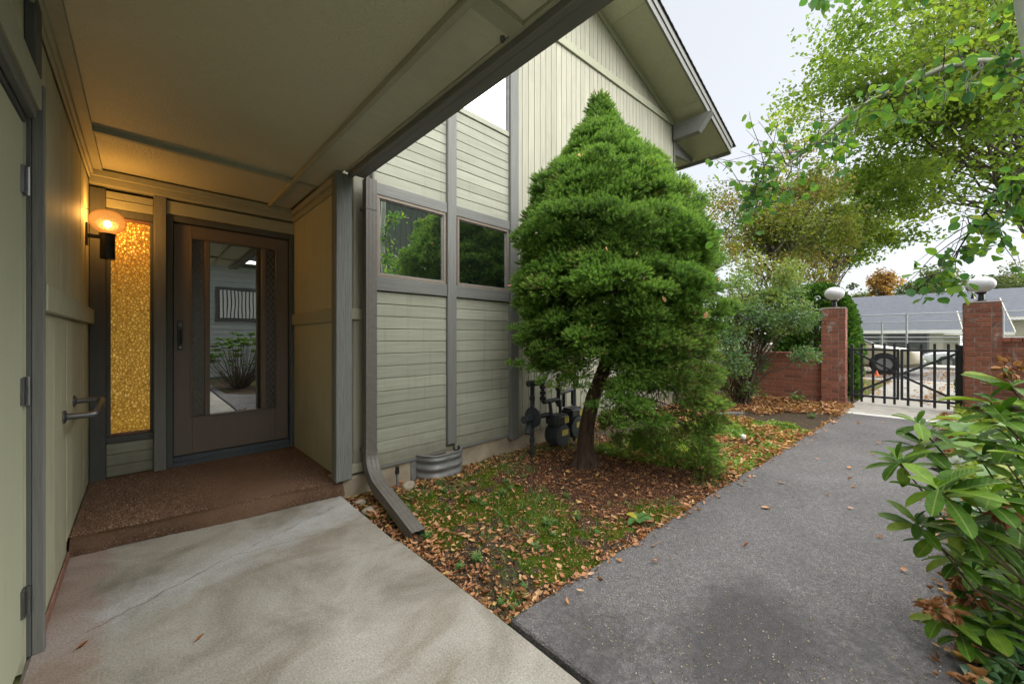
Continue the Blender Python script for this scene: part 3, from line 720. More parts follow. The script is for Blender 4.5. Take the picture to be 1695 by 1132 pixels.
# fine pile standing on the carpet
N = 42000
px_ = RNG.uniform(-.285, 1.09, N); t_ = (px_ + .287) / 1.387; ye_ = 3.185 - .215 * t_
py_ = RNG.uniform(0, 1, N) ** 1.4 * 1.22 + ye_ + .0
k_ = RNG.uniform(size=N) < .28; py_[k_] = ye_[k_] + RNG.uniform(-.03, .04, k_.sum()); pz_ = np.where(k_, np.clip(.1 - (ye_ + .04 - py_) * 1.3, .004, .1), .099)
keep = py_ < 4.28; P_ = np.stack([px_, py_, pz_], 1)[keep]
d_ = RNG.normal(size=P_.shape) * .75 + np.where(k_[keep][:, None], [[0, -1, .4]], [[0, 0, 1]])
Tn = [(0, -.25, 0), (0, .25, 0), (1, 0, 0)]
Vp, Fp = scatter(Tn, [(0, 1, 2)], P_, d_, RNG.uniform(.006, .011, len(P_)))
m_pile = leafmat('carpet pile', [(0, (.095, .055, .033)), (.5, (.21, .13, .085)), (.9, (.36, .24, .165)), (1, (.5, .38, .29))], .95, 0, .1, 3, .25)
npmesh('pile', Vp, Fp, m_pile, cp, attr={'rnd': np.repeat(RNG.uniform(size=len(P_)), 3)}, kind='stuff')

# globe lamp on the left wall, lit
lx, ly, lz = -.183, 4.07, 2.045
lamp = thing('wall_lamp', 'lit amber bubble glass globe lamp on the wall left of the front door', 'lamp', (-.29, ly, 1.93))
MB().box(-.289, -.279, ly - .03, ly + .03, 1.86, 2.02).build('back_plate', m_black, lamp, bevel=.002)
MB().box(-.279, lx, ly - .014, ly + .014, 1.916, 1.944).build('arm', m_black, lamp, bevel=.003)
cup = MB(); cup.lathe([(.0, 1.77), (.037, 1.772), (.04, 1.776), (.04, 1.948), (.046, 1.95), (.046, 1.958), (.03, 1.958)], (lx, ly, 0), 28); cup.build('lamp_cup', m_black, lamp, smooth=True)
def bubble():
    b = NB('amber bubble glass'); lw = b.n('ShaderNodeLayerWeight', {'Blend': .4}).outputs['Facing']
    vo = b.n('ShaderNodeTexVoronoi', {'Vector': b.obj(), 'Scale': 120.0}).outputs['Distance']
    em = b.n('ShaderNodeEmission', {'Color': b.ramp(b.math('ADD', lw, b.math('MULTIPLY', vo, .3)), [(0, (1, .45, .1)), (.6, (.9, .32, .055)), (1, (.42, .12, .015))]), 'Strength': .12}).outputs[0]
    tr = b.n('ShaderNodeBsdfTransparent', {'Color': (1, .8, .5, 1)}).outputs[0]
    gl = b.n('ShaderNodeBsdfGlossy', {'Roughness': .1, 'Normal': b.bump(vo, .4, .004)}).outputs[0]
    s1 = b.n('ShaderNodeMixShader', {0: .3, 1: em, 2: tr}).outputs[0]
    b.surf(b.n('ShaderNodeMixShader', {0: .05, 1: s1, 2: gl}).outputs[0]); return b.m
gl = [(.034, 1.958)] + [(.098 * math.cos(t) ** .85, 2.047 + .086 * math.sin(t)) for t in np.linspace(-1.2, 1.45, 22)] + [(0.0, 2.1335)]
MB().lathe(gl, (lx, ly, 0), 40).build('globe', bubble(), lamp, smooth=True)
bb = NB('bulb'); bb.surf(bb.n('ShaderNodeEmission', {'Color': (1, .72, .36, 1), 'Strength': 3.0}).outputs[0])
MB().lathe([(.0, 1.99)] + [(.022 * math.cos(t), 2.03 + .026 * math.sin(t)) for t in np.linspace(-1.4, 1.4, 12)] + [(0, 2.057)], (lx, ly, 0), 20).build('bulb', bb.m, lamp, smooth=True)
ld = bpy.data.lights.new('lamp_light', 'POINT'); ld.energy = 2.5; ld.color = (1, .56, .18); ld.shadow_soft_size = .04
lo = bpy.data.objects.new('lamp_light', ld); C.objects.link(lo); lo.parent = lamp; lo.location = (lx + .29, 0, 2.085 - 1.93)
MB().tube([(-.289, 3.98, 2.1), (-.272, 3.98, 2.098), (-.262, 3.975, 2.108)], .0025, 6).build('hook', m_steel, tag(thing('wall_hook', 'tiny bent wire hook in the wall beside the globe lamp', 'hook', (-.29, 3.98, 2.1))))

# grab bar
gb = thing('grab_bar', 'dark steel grab bar on the green wall below the globe lamp', 'handle', (-.29, 3.1, .8))
pts = [(-.29, 3.0, .79), (-.2, 3.0, .79), (-.185, 3.005, .79), (-.176, 3.02, .792), (-.172, 3.2, .806), (-.176, 3.37, .822), (-.185, 3.385, .824), (-.2, 3.39, .824), (-.29, 3.39, .824)]
MB().tube(pts, .0165, 14).build('rail', m_steel, gb, smooth=True)
for yy, zz in ((3.0, .79), (3.39, .824)):
    MB().lathe([(.034, 0), (.034, .006), (.022, .012), (.018, .014)], (-.29, yy, zz), 20, 'x').build('flange', m_steel, gb, smooth=True)

# downspout with elbow and ground run
ds = thing('downspout', 'brown grey ribbed downspout beside the porch post with a run out onto the bed', 'downspout', (1.285, 2.93, 0))
def ribbed(path, wx, wy, name, mat, up0):
    prof = [];  # ribbed rectangle
    for s0, s1 in (((-1, -1), (1, -1)), ((1, -1), (1, 1)), ((1, 1), (-1, 1)), ((-1, 1), (-1, -1))):
        for q in range(6):
            t = q / 6; u = s0[0] + (s1[0] - s0[0]) * t; v = s0[1] + (s1[1] - s0[1]) * t
            k = .93 if q % 2 else 1.0
            if abs(s0[0] - s1[0]) > 0: prof.append((u, v * k))
            else: prof.append((u * k, v))
    path = [Vector(p) for p in path]; Vv = []; m = len(path); n = len(prof)
    for i, p in enumerate(path):
        d = (path[min(i + 1, m - 1)] - path[max(i - 1, 0)]).normalized(); a = Vector((1, 0, 0)); a = (a - d * a.dot(d)).normalized(); c = d.cross(a)
        Vv += [p + a * u * wx / 2 + c * v * wy / 2 for u, v in prof]
    Ff = [(i * n + k, i * n + (k + 1) % n, (i + 1) * n + (k + 1) % n, (i + 1) * n + k) for i in range(m - 1) for k in range(n)]
    return MB().add(Vv, Ff).build(name, mat, ds)
ribbed([(1.285, 2.925, 2.44), (1.285, 2.925, .24)], .088, .07, 'upright', m_downspout, None)
ribbed([tuple(Vector((1.285, 2.925, .3)) * (1 - t) ** 2 + Vector((1.282, 2.922, .13)) * 2 * t * (1 - t) + Vector((1.25, 2.62, .072)) * t * t) for t in np.linspace(0, 1, 10)], .095, .077, 'elbow', m_downspout, None)
ribbed([(1.253, 2.70, .10), (1.195, 2.04, -.005)], .088, .072, 'ground_run', m_downspout, None)
for z in (2.2, .3): MB().box(1.238, 1.332, 2.888, 2.9995, z, z + .02).build('strap', m_downspout, ds)

# corrugated window well
ww = thing('window_well', 'corrugated galvanised steel window well against the foundation under the bay', 'window well', (1.95, 2.98, -.03))
V_, F_ = [], []; nz, na = 33, 41
for a in range(na):
    t = -1 + 2 * a / (na - 1); ex = .23 * (abs(t) ** .8) * (1 if t > 0 else -1); dep = .18 * (1 - abs(t) ** 3.2)
    for zq in range(nz):
        h = zq / (nz - 1); r = .011 * math.cos(h * 2 * math.pi * 3.5) * (1 - .85 * math.exp(-(t / .06) ** 2))
        V_.append((1.95 + ex * (1 + r), 2.98 - dep - r * (1 if abs(t) < .97 else 0), -.1 + .265 * h))
for a in range(na - 1):
    for zq in range(nz - 1): F_.append((a * nz + zq, (a + 1) * nz + zq, (a + 1) * nz + zq + 1, a * nz + zq + 1))
MB().add(V_, F_).build('corrugated_shell', m_galv, ww, smooth=True)
rim = [(1.95 + .235 * (abs(t) ** .8) * (1 if t > 0 else -1), 2.98 - .184 * (1 - abs(t) ** 3.2), .166) for t in np.linspace(-1, 1, 31)]
MB().tube(rim, .008, 8).build('rim', m_galv, ww, smooth=True)
for s in (-1, 1): MB().box(1.95 + s * .25 - .025, 1.95 + s * .25 + .025, 2.972, 2.984, -.08, .12).build('flange', m_galv, ww)

# gas meters
gm = thing('gas_meter_set', 'pair of blue grey gas meters with pipework beside the spruce trunk', 'gas meter', (3.1, 2.72, -.03))
gp = MB(); Z0 = .0
gp.tube([(2.93, 2.70, -.08), (2.93, 2.70, .70)], .021, 12); 
for z in (.12, .3, .56): gp.lathe([(.022, z - .025), (.03, z - .02), (.03, z + .02), (.022, z + .025)], (2.93, 2.70, 0), 12)
gp.build('riser_pipe', m_grey, gm, smooth=True)
gp = MB(); gp.tube([(2.87, 2.70, .715), (3.10, 2.70, .715)], .034, 12); gp.tube([(3.10, 2.70, .70), (3.10, 2.70, .5)], .02, 10)
for z in (.66, .6, .54): gp.lathe([(.02, z - .02), (.034, z - .014), (.034, z + .014), (.02, z + .02)], (3.10, 2.70, 0), 10)
gp.tube([(3.10, 2.69, .5), (3.36, 2.69, .5)], .024, 12); gp.tube([(3.36, 2.69, .42), (3.36, 2.69, .78)], .022, 12)
for z in (.62, .72, .47): gp.lathe([(.022, z - .025), (.038, z - .018), (.038, z + .018), (.022, z + .025)], (3.36, 2.69, 0), 10)
gp.tube([(3.36, 2.70, .56), (3.66, 2.72, .58)], .022, 10); gp.tube([(3.66, 2.72, .6), (3.66, 2.72, .4)], .02, 10); gp.tube([(3.48, 2.71, .57), (3.48, 2.71, .4)], .02, 10)
gp.tube([(3.17, 2.66, .5), (3.17, 2.64, .36)], .02, 10); gp.tube([(3.34, 2.66, .5), (3.33, 2.64, .36)], .02, 10)
gp.build('manifold_pipe', m_grey, gm, smooth=True)
rg = MB(); rg.tube([(2.76, 2.66, .36), (2.88, 2.66, .36)], .04, 14); rg.lathe([(.035, 0), (.1, .01), (.105, .022), (.105, .034), (.1, .045), (.04, .055)], (2.87, 2.66, .37), 24, 'x')
rg.tube([(2.84, 2.66, .3), (2.80, 2.64, .22)], [.028, .034], 10); rg.build('regulator', m_grey, gm, smooth=True)
MB().tube([(2.93, 2.68, .36), (3.2, 2.66, .36)], .026, 12).build('outlet_pipe', m_grey, gm, smooth=True)
MB().tube([(3.72, 2.74, -.05), (3.72, 2.74, .78)], .02, 10).build('riser_pipe', m_grey, gm, smooth=True)
for mx_, my_, mz_, s in ((3.25, 2.62, .2, 1.0), (3.57, 2.66, .23, .95)):
    mt = MB(); mt.lathe([(.02, -.09), (.115, -.085), (.125, -.07), (.125, -.012), (.132, -.01), (.132, .012), (.125, .014), (.125, .07), (.115, .085), (.02, .09)], (mx_, my_, mz_ - .06), 28, 'y')
    body = mt.build('meter_drum', m_grey, gm, smooth=True)
    MB().box(mx_ - .125, mx_ + .125, my_ - .085, my_ + .08, mz_ + .045, mz_ + .16).build('meter_head', m_grey, gm, bevel=.025, seg=3, smooth=True)
    MB().box(mx_ - .03, mx_ + .075, my_ - .0915, my_ - .0855, mz_ - .06, mz_ - .0).build('rating_tag', m_tagy, body)
    MB().box(mx_ + .02, mx_ + .09, my_ - .0915, my_ - .0855, mz_ + .07, mz_ + .135).build('dial_window', m_tagy, body)

# sprinkler riser, stones, path light, timber
sp = thing('sprinkler_riser', 'black capped pipe riser standing beside the pale stone', 'sprinkler', (1.49, 2.87, -.04))
MB().tube([(1.49, 2.87, -.1), (1.49, 2.87, .1)], .011, 10).build('pipe', m_galv, sp, smooth=True)
MB().lathe([(.0, .085), (.017, .087), (.019, .11), (.014, .125), (.016, .13), (.016, .142), (0, .146)], (1.49, 2.87, 0), 14).build('cap', m_black, sp, smooth=True)
m_stone = plain('pale stone', (.3, .26, .2), .9, 0, .2, .25, 12, .5)
def stone(label, c, r, squash=(1, .85, .7), group=None):
    bm = bmesh.new(); bmesh.ops.create_icosphere(bm, subdivisions=3, radius=1)
    for v in bm.verts:
        n = mnoise.noise(v.co * 1.3 + Vector(c) * 3); v.co *= 1 + .22 * n
        v.co = Vector((v.co.x * r * squash[0], v.co.y * r * squash[1], v.co.z * r * squash[2])) + Vector(c)
    me = bpy.data.meshes.new('stone'); bm.to_mesh(me); bm.free(); me.materials.append(m_stone)
    me.polygons.foreach_set('use_smooth', [True] * len(me.polygons))
    return tag(link_mesh('stone', me), label, 'stone', group)
stone('rounded pale stone beside the sprinkler riser', (1.545, 2.79, -.01), .06)
stone('flat grey stone half buried between slab and downspout', (1.15, 2.62, -.03), .05, (1, 1.1, .6))
stone('smaller stone beside the slab corner at the porch post', (1.16, 2.80, -.03), .04)
hd = thing('sprinkler', 'short grey sprinkler head standing in ground cover beside the path', 'sprinkler', (4.87, 1.24, -.05))
MB().tube([(4.87, 1.24, -.1), (4.87, 1.24, .06)], .018, 10).build('stem', m_galv, hd, smooth=True)
MB().lathe([(.0, .055), (.026, .056), (.026, .085), (.012, .1), (0, .1)], (4.87, 1.24, 0), 12).build('nozzle', m_white, hd, smooth=True)
tb = MB().bar((6.35, 2.05, -.02), (6.75, 1.72, -.02), .09, .09).build('landscape_timber', m_dark, bevel=.01)
tag(tb, 'dark length of timber lying on the soil between spruce and shrub', 'timber')
# ================================================================== GATE, PILLARS, BRICK WALLS
_bm = {}
def brick_mesh(lx, ly, lz):
    key = (round(lx, 3), round(ly, 3))
    if key not in _bm:
        me = bpy.data.meshes.new('brick'); bm = bmesh.new(); bmesh.ops.create_cube(bm, size=1)
        for v in bm.verts: v.co = Vector((v.co.x * lx, v.co.y * ly, v.co.z * lz))
        bmesh.ops.bevel(bm, geom=list(bm.edges), offset=.003, segments=1, affect='EDGES')
        bm.to_mesh(me); bm.free(); me.materials.append(m_brick); _bm[key] = me
    return _bm[key]
def lay(parent, off, c, lx, ly, lz):
    o = bpy.data.objects.new('brick', brick_mesh(lx, ly, lz)); C.objects.link(o); o.parent = parent
    o.location = Vector(c) - off + Vector((random.uniform(-.002, .002), random.uniform(-.002, .002), 0))
CH, BH = .0735, .064
def pillar(label, x0, y0, sz, n):
    r = thing('brick_pillar', label, 'pillar', (x0 + sz / 2, y0 + sz / 2, -.05), 'brick pillars either side of the gate'); off = r.location
    MB().box(x0 + .005, x0 + sz - .005, y0 + .005, y0 + sz - .005, -.05, n * CH - .045).build('mortar_core', m_mortar, r)
    t = .09
    for q in range(n):
        z = -.05 + q * CH + BH / 2 + .004; L = sz - t - .01
        fr_ = (.62 if q % 2 else .38)
        for side in range(4):
            # each side: two stretchers of unequal length, turned round the corner course by course
            a, b_ = 0.0, L; cut = fr_ * L
            for s0, s1 in ((0, cut - .005), (cut + .005, L)):
                m = (s0 + s1) / 2; l = s1 - s0
                if side == 0: c = (x0 + t / 2, y0 + m, z); d = (t, l)
                elif side == 1: c = (x0 + m, y0 + sz - t / 2, z); d = (l, t)
                elif side == 2: c = (x0 + sz - t / 2, y0 + sz - m, z); d = (t, l)
                else: c = (x0 + sz - m, y0 + t / 2, z); d = (l, t)
                c = (c[0], 2 * y0 + sz - c[1], c[2]) if q % 2 else c; lay(r, off, c, d[0], d[1], BH)
    zt = -.05 + n * CH
    MB().box(x0 - .005, x0 + sz + .005, y0 - .005, y0 + sz + .005, zt + .001, zt + .03).build('cap', m_mortar, r, bevel=.012)
    return zt + .03
def globe_lamp(label, x, y, z):
    r = thing('pillar_lamp', label, 'lamp', (x, y, z), 'white globe lamps on the gate pillars')
    MB().lathe([(.075, 0), (.07, .015), (.035, .03), (.03, .11), (.045, .125), (.06, .13), (.06, .15), (.03, .15)], (x, y, z), 24).build('stem', m_black, r, smooth=True)
    MB().lathe([(.055, .145)] + [(.148 * max(math.cos(t), 0) ** .9, .268 + .122 * math.sin(t)) for t in np.linspace(-1.18, 1.5, 24)] + [(0, .3905)], (x, y, z), 36).build('globe', m_globe, r, smooth=True)
zt = pillar('brick pillar left of the gate beside the clipped cypress hedge', 9.1, .69, .345, 24)
globe_lamp('white oval globe lamp on the pillar beside the cypress hedge', 9.27, .86, zt)
zt = pillar('brick pillar right of the gate with white mineral streaks', 9.1, -1.055, .355, 24)
globe_lamp('white oval globe lamp on the pillar behind the rhododendron', 9.28, -.875, zt)
def brick_wall(label, y0, y1, n, x=9.2):
    r = thing('brick_wall', label, 'wall', (x + .09, (y0 + y1) / 2, -.05), 'low brick walls beside the gate'); off = r.location
    MB().box(x + .005, x + .18, y0, y1, -.05, n * CH - .045).build('mortar_core', m_mortar, r)
    L = .295
    for q in range(n):
        z = -.05 + q * CH + BH / 2 + .004; y = y0 - (L / 2 if q % 2 else 0)
        while y < y1 - .01:
            a, b_ = max(y, y0), min(y + L - .01, y1)
            if b_ - a > .03: lay(r, off, (x + .045, (a + b_) / 2, z), .09, b_ - a, BH)
            y += L
    k = y0
    while k < y1:          # capping course on edge
        lay(r, off, (x + .09, k + .045, -.05 + n * CH + .035), .2, .088, .064); k += .097
brick_wall('brick garden wall between the blue green shrub and the gate', 1.04, 2.7, 12)
brick_wall('brick garden wall running behind the rhododendron past the gate', -2.6, -1.06, 16)

m_gate = plain('charcoal painted steel', (.03, .032, .036), .45, .2, .45)
def gate_leaf(label, yh, yl, ps):
    """yh: hinge side, yl: latch side"""
    r = thing('gate_leaf', label, 'gate', (9.4, (yh + yl) / 2, .1), 'two leaves of the garden gate'); s = 1 if yl > yh else -1; x = 9.4; t = .02
    MB().box(x - t, x + t, min(yh, yl), max(yh, yl), .955, .995).build('top_rail', m_gate, r, bevel=.003)
    MB().box(x - t, x + t, min(yh, yl), max(yh, yl), .115, .155).build('bottom_rail', m_gate, r, bevel=.003)
    MB().box(x - t - .002, x + t + .002, yh - .022, yh + .022, .0, 1.07).build('hinge_stile', m_gate, r, bevel=.003)
    MB().box(x - t - .001, x + t + .001, yl - .018, yl + .018, .114, .996).build('latch_stile', m_gate, r, bevel=.003)
    for z0 in (.935, .175): MB().bar((x - .025, yh + s * .03, z0), (x - .025, yl - s * .02, .55 + (.03 if z0 > .5 else -.03)), .035, .016, (1, 0, 0)).build('brace', m_gate, r)
    for p in ps: MB().box(x + .021, x + .039, p - .017, p + .017, .02, 1.09).build('picket', m_gate, r, bevel=.002)
    for z in (.25, .85): MB().tube([(x - .01, yh - s * .02, z - .04), (x - .01, yh - s * .02, z + .04)], .014, 10).build('hinge', m_black, r)
gate_leaf('charcoal metal gate leaf hung on the pillar beside the cypress hedge', .625, .028, (.493, .341, .194, .07))
gate_leaf('charcoal metal gate leaf hung on the right brick pillar', -.675, -.02, (-.095, -.25, -.4, -.55, -.64))

# pale board fence behind the spruce, from the house towards the brick wall
r = thing('board_fence', 'pale board fence low behind the spruce, left of the brick wall', 'fence', (9.6, 3.0, -.05))
y = 2.72
while y < 6:
    MB().box(9.5, 9.52, y, y + .13, -.02 + random.uniform(0, .01), .78 + random.uniform(-.01, .01)).build('board', m_vboard, r, bevel=.003); y += .136
for z in (.15, .62): MB().box(9.521, 9.56, 2.72, 6, z, z + .08).build('rail', m_vboard, r)

# ================================================================== BEYOND THE GATE
def carved_car(name, label, loc, ang, body_mat, cat='car'):
    """loc: middle of the car on the ground; nose towards local +x"""
    r = thing(name, label, cat, loc); ca, sa = math.cos(ang), math.sin(ang)
    def W(p): return Vector((loc[0] + p[0] * ca - p[1] * sa, loc[1] + p[0] * sa + p[1] * ca, loc[2] + p[2]))
    def loft(secs, name, mat, parent, smooth=True):
        Vv = []; n = len(secs[0])
        for s in secs: Vv += [W(p) for p in s]
        m = len(secs); Ff = [(i * n + k, i * n + (k + 1) % n, (i + 1) * n + (k + 1) % n, (i + 1) * n + k) for i in range(m - 1) for k in range(n)]
        Ff += [tuple(range(n - 1, -1, -1)), tuple(range((m - 1) * n, m * n))]
        return MB().add(Vv, Ff).build(name, mat, parent, smooth=smooth)
    def sec(x, hw, zb, zt, rb=.1, rt=.12):
        k = .05
        return [(x, -hw + rb, zb), (x, hw - rb, zb), (x, hw, zb + rb), (x, hw, zb + (zt - zb) * .55), (x, hw - k, zt - rt * .4), (x, hw - k - rt, zt), (x, -hw + k + rt, zt), (x, -hw + k, zt - rt * .4), (x, -hw, zb + (zt - zb) * .55), (x, -hw, zb + rb)]
    body = loft([sec(-2.3, .68, .42, .72), sec(-2.25, .78, .3, .92), sec(-1.9, .87, .24, 1.0), sec(-1.0, .9, .22, 1.0), sec(.6, .9, .22, .98), sec(1.2, .89, .22, .94), sec(1.9, .84, .24, .84), sec(2.2, .74, .3, .74), sec(2.28, .62, .4, .64)], 'body', body_mat, r)
    def cab(x, hw, z): return [(x, -hw, z - .0), (x, hw, z), (x, hw * .96, z + .04), (x, -hw * .96, z + .04)]
    loft([[(-1.75, -.78, .97), (-1.75, .78, .97), (-1.74, .77, .99), (-1.74, -.77, .99)],
          [(-1.0, -.74, .97), (-1.0, .74, .97), (-1.05, .6, 1.4), (-1.05, -.6, 1.4)],
          [(-.2, -.76, .97), (-.2, .76, .97), (-.3, .62, 1.47), (-.3, -.62, 1.47)],
          [(.4, -.76, .97), (.4, .76, .97), (.2, .6, 1.43), (.2, -.6, 1.43)],
          [(1.15, -.76, .93), (1.15, .76, .93), (1.13, .74, .95), (1.13, -.74, .95)]], 'cabin', body_mat, r)
    for s in (-1, 1):
        for pts in ([(-1.5, .775, 1.0), (-.32, .79, 1.0), (-.36, .66, 1.4), (-.95, .645, 1.37)], [(-.24, .79, 1.0), (.95, .795, .98), (.28, .645, 1.37), (-.28, .66, 1.4)]):
            q = [W((x, s * (y + .012), z)) for x, y, z in pts]; q2 = [W((x, s * (y - .01), z)) for x, y, z in pts]
            MB().add(q + q2, [(0, 1, 2, 3), (7, 6, 5, 4), (0, 4, 5, 1), (1, 5, 6, 2), (2, 6, 7, 3), (3, 7, 4, 0)]).build('window', m_glass, r)
    ws = [W(p) for p in [(.32, -.55, 1.4), (.32, .55, 1.4), (1.12, .68, .985), (1.12, -.68, .985)]]; ws2 = [p + Vector((0, 0, .02)) for p in ws]
    MB().add(ws + ws2, [(0, 1, 2, 3), (7, 6, 5, 4), (0, 4, 5, 1), (1, 5, 6, 2), (2, 6, 7, 3), (3, 7, 4, 0)]).build('windshield', m_glass, r)
    for x in (-1.4, 1.38):
        for s in (-1, 1):
            tw = MB(); n = 28; rp = [(.2, -.1), (.31, -.1), (.335, -.07), (.335, .07), (.31, .1), (.2, .1)]
            Vv = []
            for rr, hh in rp:
                for k in range(n):
                    t = 2 * math.pi * k / n; Vv.append(W((x + rr * math.cos(t), s * .83 + hh, .335 + rr * math.sin(t))))
            m = len(rp); Ff = [(i * n + k, i * n + (k + 1) % n, ((i + 1) % m) * n + (k + 1) % n, ((i + 1) % m) * n + k) for i in range(m) for k in range(n)]
            wh = tw.add(Vv, Ff).build('wheel', m_black, r, smooth=True)
            Vv = [W((x + .2 * math.cos(2 * math.pi * k / 20), s * .93, .335 + .2 * math.sin(2 * math.pi * k / 20))) for k in range(20)] + [W((x + .2 * math.cos(2 * math.pi * k / 20), s * .86, .335 + .2 * math.sin(2 * math.pi * k / 20))) for k in range(20)]
            MB().add(Vv, [tuple(range(20)), tuple(range(39, 19, -1))] + [(k, 20 + k, 20 + (k + 1) % 20, (k + 1) % 20) for k in range(20)]).build('rim', m_galv, wh)
            Vv = [W((x + .36 * math.cos(2 * math.pi * k / 24), s * q_, .35 + .36 * math.sin(2 * math.pi * k / 24))) for q_ in (.905, .6) for k in range(24)]
            MB().add(Vv, [tuple(range(24)), tuple(range(47, 23, -1))] + [(k, 24 + k, 24 + (k + 1) % 24, (k + 1) % 24) for k in range(24)]).build('wheel_arch_shade', m_shade0, r)
    for s in (-1, 1):
        MB().lathe([(0, 0), (.09, 0), (.09, .04), (.05, .06), (0, .062)], W((2.2, s * .52, .6)), 14, 'x').build('headlight', m_galv, r)
    MB().add([W(p) for p in [(2.24, -.7, .3), (2.24, .7, .3), (2.34, .6, .32), (2.34, -.6, .32), (2.24, -.7, .46), (2.24, .7, .46), (2.34, .6, .44), (2.34, -.6, .44)]], [(0, 3, 2, 1), (4, 5, 6, 7), (0, 1, 5, 4), (1, 2, 6, 5), (2, 3, 7, 6), (3, 0, 4, 7)]).build('bumper', m_galv, r)
m_shade0 = plain('wheel well shade', (.012, .012, .012), .9)  # flat black discs stand in for shade where the arches are not cut out
m_beige = plain('beige car paint', (.3, .27, .19), .3, .1, .5, .04, 3, 0)
m_whitecar = plain('white car paint', (.6, .62, .64), .25, .05, .5, .04, 3, 0)
carved_car('parked_car', 'beige car parked across the street, seen through the gate', (18.4, 1.75, -.03), -math.pi / 2, m_beige)
carved_car('parked_car', 'white car seen through the gate beside the right brick pillar', (19.2, -3.7, -.03), math.pi / 2, m_whitecar)
carved_car('parked_car', 'distant white car parked in front of the garages', (33.0, -3.2, -.55), math.pi / 2, m_whitecar)
m_cone = plain('orange cone', (.6, .12, .03), .6)
cn = thing('traffic_cone', 'small orange traffic cone on the street beside the beige car', 'cone', (16.6, .52, -.03))
MB().lathe([(.07, .02), (.055, .03), (.012, .18), (.0, .182)], (16.6, .52, -.03), 16).build('cone', m_cone, cn, smooth=True); MB().box(16.51, 16.69, .43, .61, -.03, -.01).build('base', m_cone, cn)

# chain link fence of a court across the street
m_wire = plain('galvanised wire', (.24, .255, .27), .5, .5, .5)
def chain_fence(label, X, y0, y1, ztop, step=3.0, zb=-.05, cell=.11):
    r = thing('chain_link_fence', label, 'fence', (X, (y0 + y1) / 2, zb), 'chain link fences beyond the street')
    y = y0
    while y <= y1 + .01: MB().tube([(X, y, zb), (X, y, ztop + .03)], .035, 8).build('post', m_wire, r, smooth=True); y += step
    MB().tube([(X, y0, ztop), (X, y1, ztop)], .02, 8).build('top_rail', m_wire, r, smooth=True)
    MB().tube([(X, y0, zb + (ztop - zb) * .55), (X, y1, zb + (ztop - zb) * .55)], .02, 6).build('mid_rail', m_wire, r)
    m = MB(); H = ztop - zb; k = y0 - H; wd = .0032
    while k < y1:
        for s in (1, -1):
            a0, z0, a1, z1 = (k, zb, k + H, ztop) if s > 0 else (k, ztop, k + H, zb)
            if a0 < y0: z0 += (y0 - a0) * (1 if s > 0 else -1); a0 = y0
            if a1 > y1: z1 -= (a1 - y1) * (1 if s > 0 else -1); a1 = y1
            if a1 > a0: m.add([(X, a0, z0 - wd), (X, a1, z1 - wd), (X, a1, z1 + wd), (X, a0, z0 + wd)], [(0, 1, 2, 3)])
        k += cell
    m.build('wire_mesh', m_wire, r, kind='stuff')
chain_fence('tall chain link fence along the far pavement, seen above the gate', 24.0, -8.0, 4.6, 2.2, 2.6)
chain_fence('lower chain link fence standing behind the tall one before the garages', 29.0, -8.0, 5.0, 2.0, 2.9, -.3)

# grey roofed houses across the street
m_roofg = paint('grey shingle roof', (.085, .094, .112), (3, 3, 18), var=.28, bump=.3, rough=.9, spec=.15, stain=.1)
m_cream = plain('cream siding', (.42, .4, .32), .8)
m_shade = plain('dark interior shade', (.05, .05, .05), .9)  # dark colour stands for the shade inside the garages and behind the blinds
def far_house(label, x0, x1, y0, y1, zg, ze, zr, axis, features):
    """ridge along axis; zg ground, ze eaves, zr ridge"""
    r = thing('far_house', label, 'house', ((x0 + x1) / 2, (y0 + y1) / 2, zg), 'grey roofed houses across the street'); oh = .7
    if axis == 'y':
        xm = (x0 + x1) / 2
        MB().prism([(x0, zg), (x1, zg), (x1, ze), (xm, zr - .15), (x0, ze)], 'y', y0, y1).build('wall', m_cream, r)
        sl = (zr - ze) / (xm - x0)
        for s in (-1, 1):
            xe = (x0 - oh) if s < 0 else (x1 + oh); z = ze - oh * sl
            rf = MB().prism([(xe, z), (xm, zr), (xm, zr + .14), (xe, z + .14)], 'y', y0 - oh, y1 + oh).build('roof', m_roofg, r)
            MB().box(xe - .03, xe + .03, y0 - oh, y1 + oh, z - .08, z + .13).build('fascia', m_white, rf)
            for yy in (y0 - oh - .03, y1 + oh + .03):
                MB().bar((xe, yy, z + .05), (xm, yy, zr + .05), .05, .16).build('rake', m_cream, rf)
    else:
        ym = (y0 + y1) / 2
        MB().prism([(y0, zg), (y1, zg), (y1, ze), (ym, zr - .15), (y0, ze)], 'x', x0, x1).build('wall', m_cream, r)
        sl = (zr - ze) / (ym - y0)
        for s in (-1, 1):
            yE = (y0 - oh) if s < 0 else (y1 + oh); z = ze - oh * sl
            rf = MB().prism([(yE, z), (ym, zr), (ym, zr + .14), (yE, z + .14)], 'x', x0 - oh, x1 + oh).build('roof', m_roofg, r)
            for xx in (x0 - oh - .03, x1 + oh + .03): MB().bar((xx, yE, z + .05), (xx, ym, zr + .05), .05, .2).build('rake', m_cream, rf)
    for kind, ya, yb, za, zb in features:
        if kind == 'garage':
            MB().box(x0 - .02, x0 + .02, ya, yb, za, zb).build('garage_opening_shade', m_shade, r)
            for yy in (ya - .1, yb): MB().box(x0 - .06, x0 + .06, yy, yy + .1, za, zb + .1).build('trim', m_trimv, r)
        else:
            wf = MB().box(x0 - .06, x0 - .0, ya - .08, yb + .08, za - .08, zb + .08).build('window', m_white, r)
            MB().box(x0 - .08, x0 - .061, ya, yb, za, zb).build('pane', m_glass, wf)
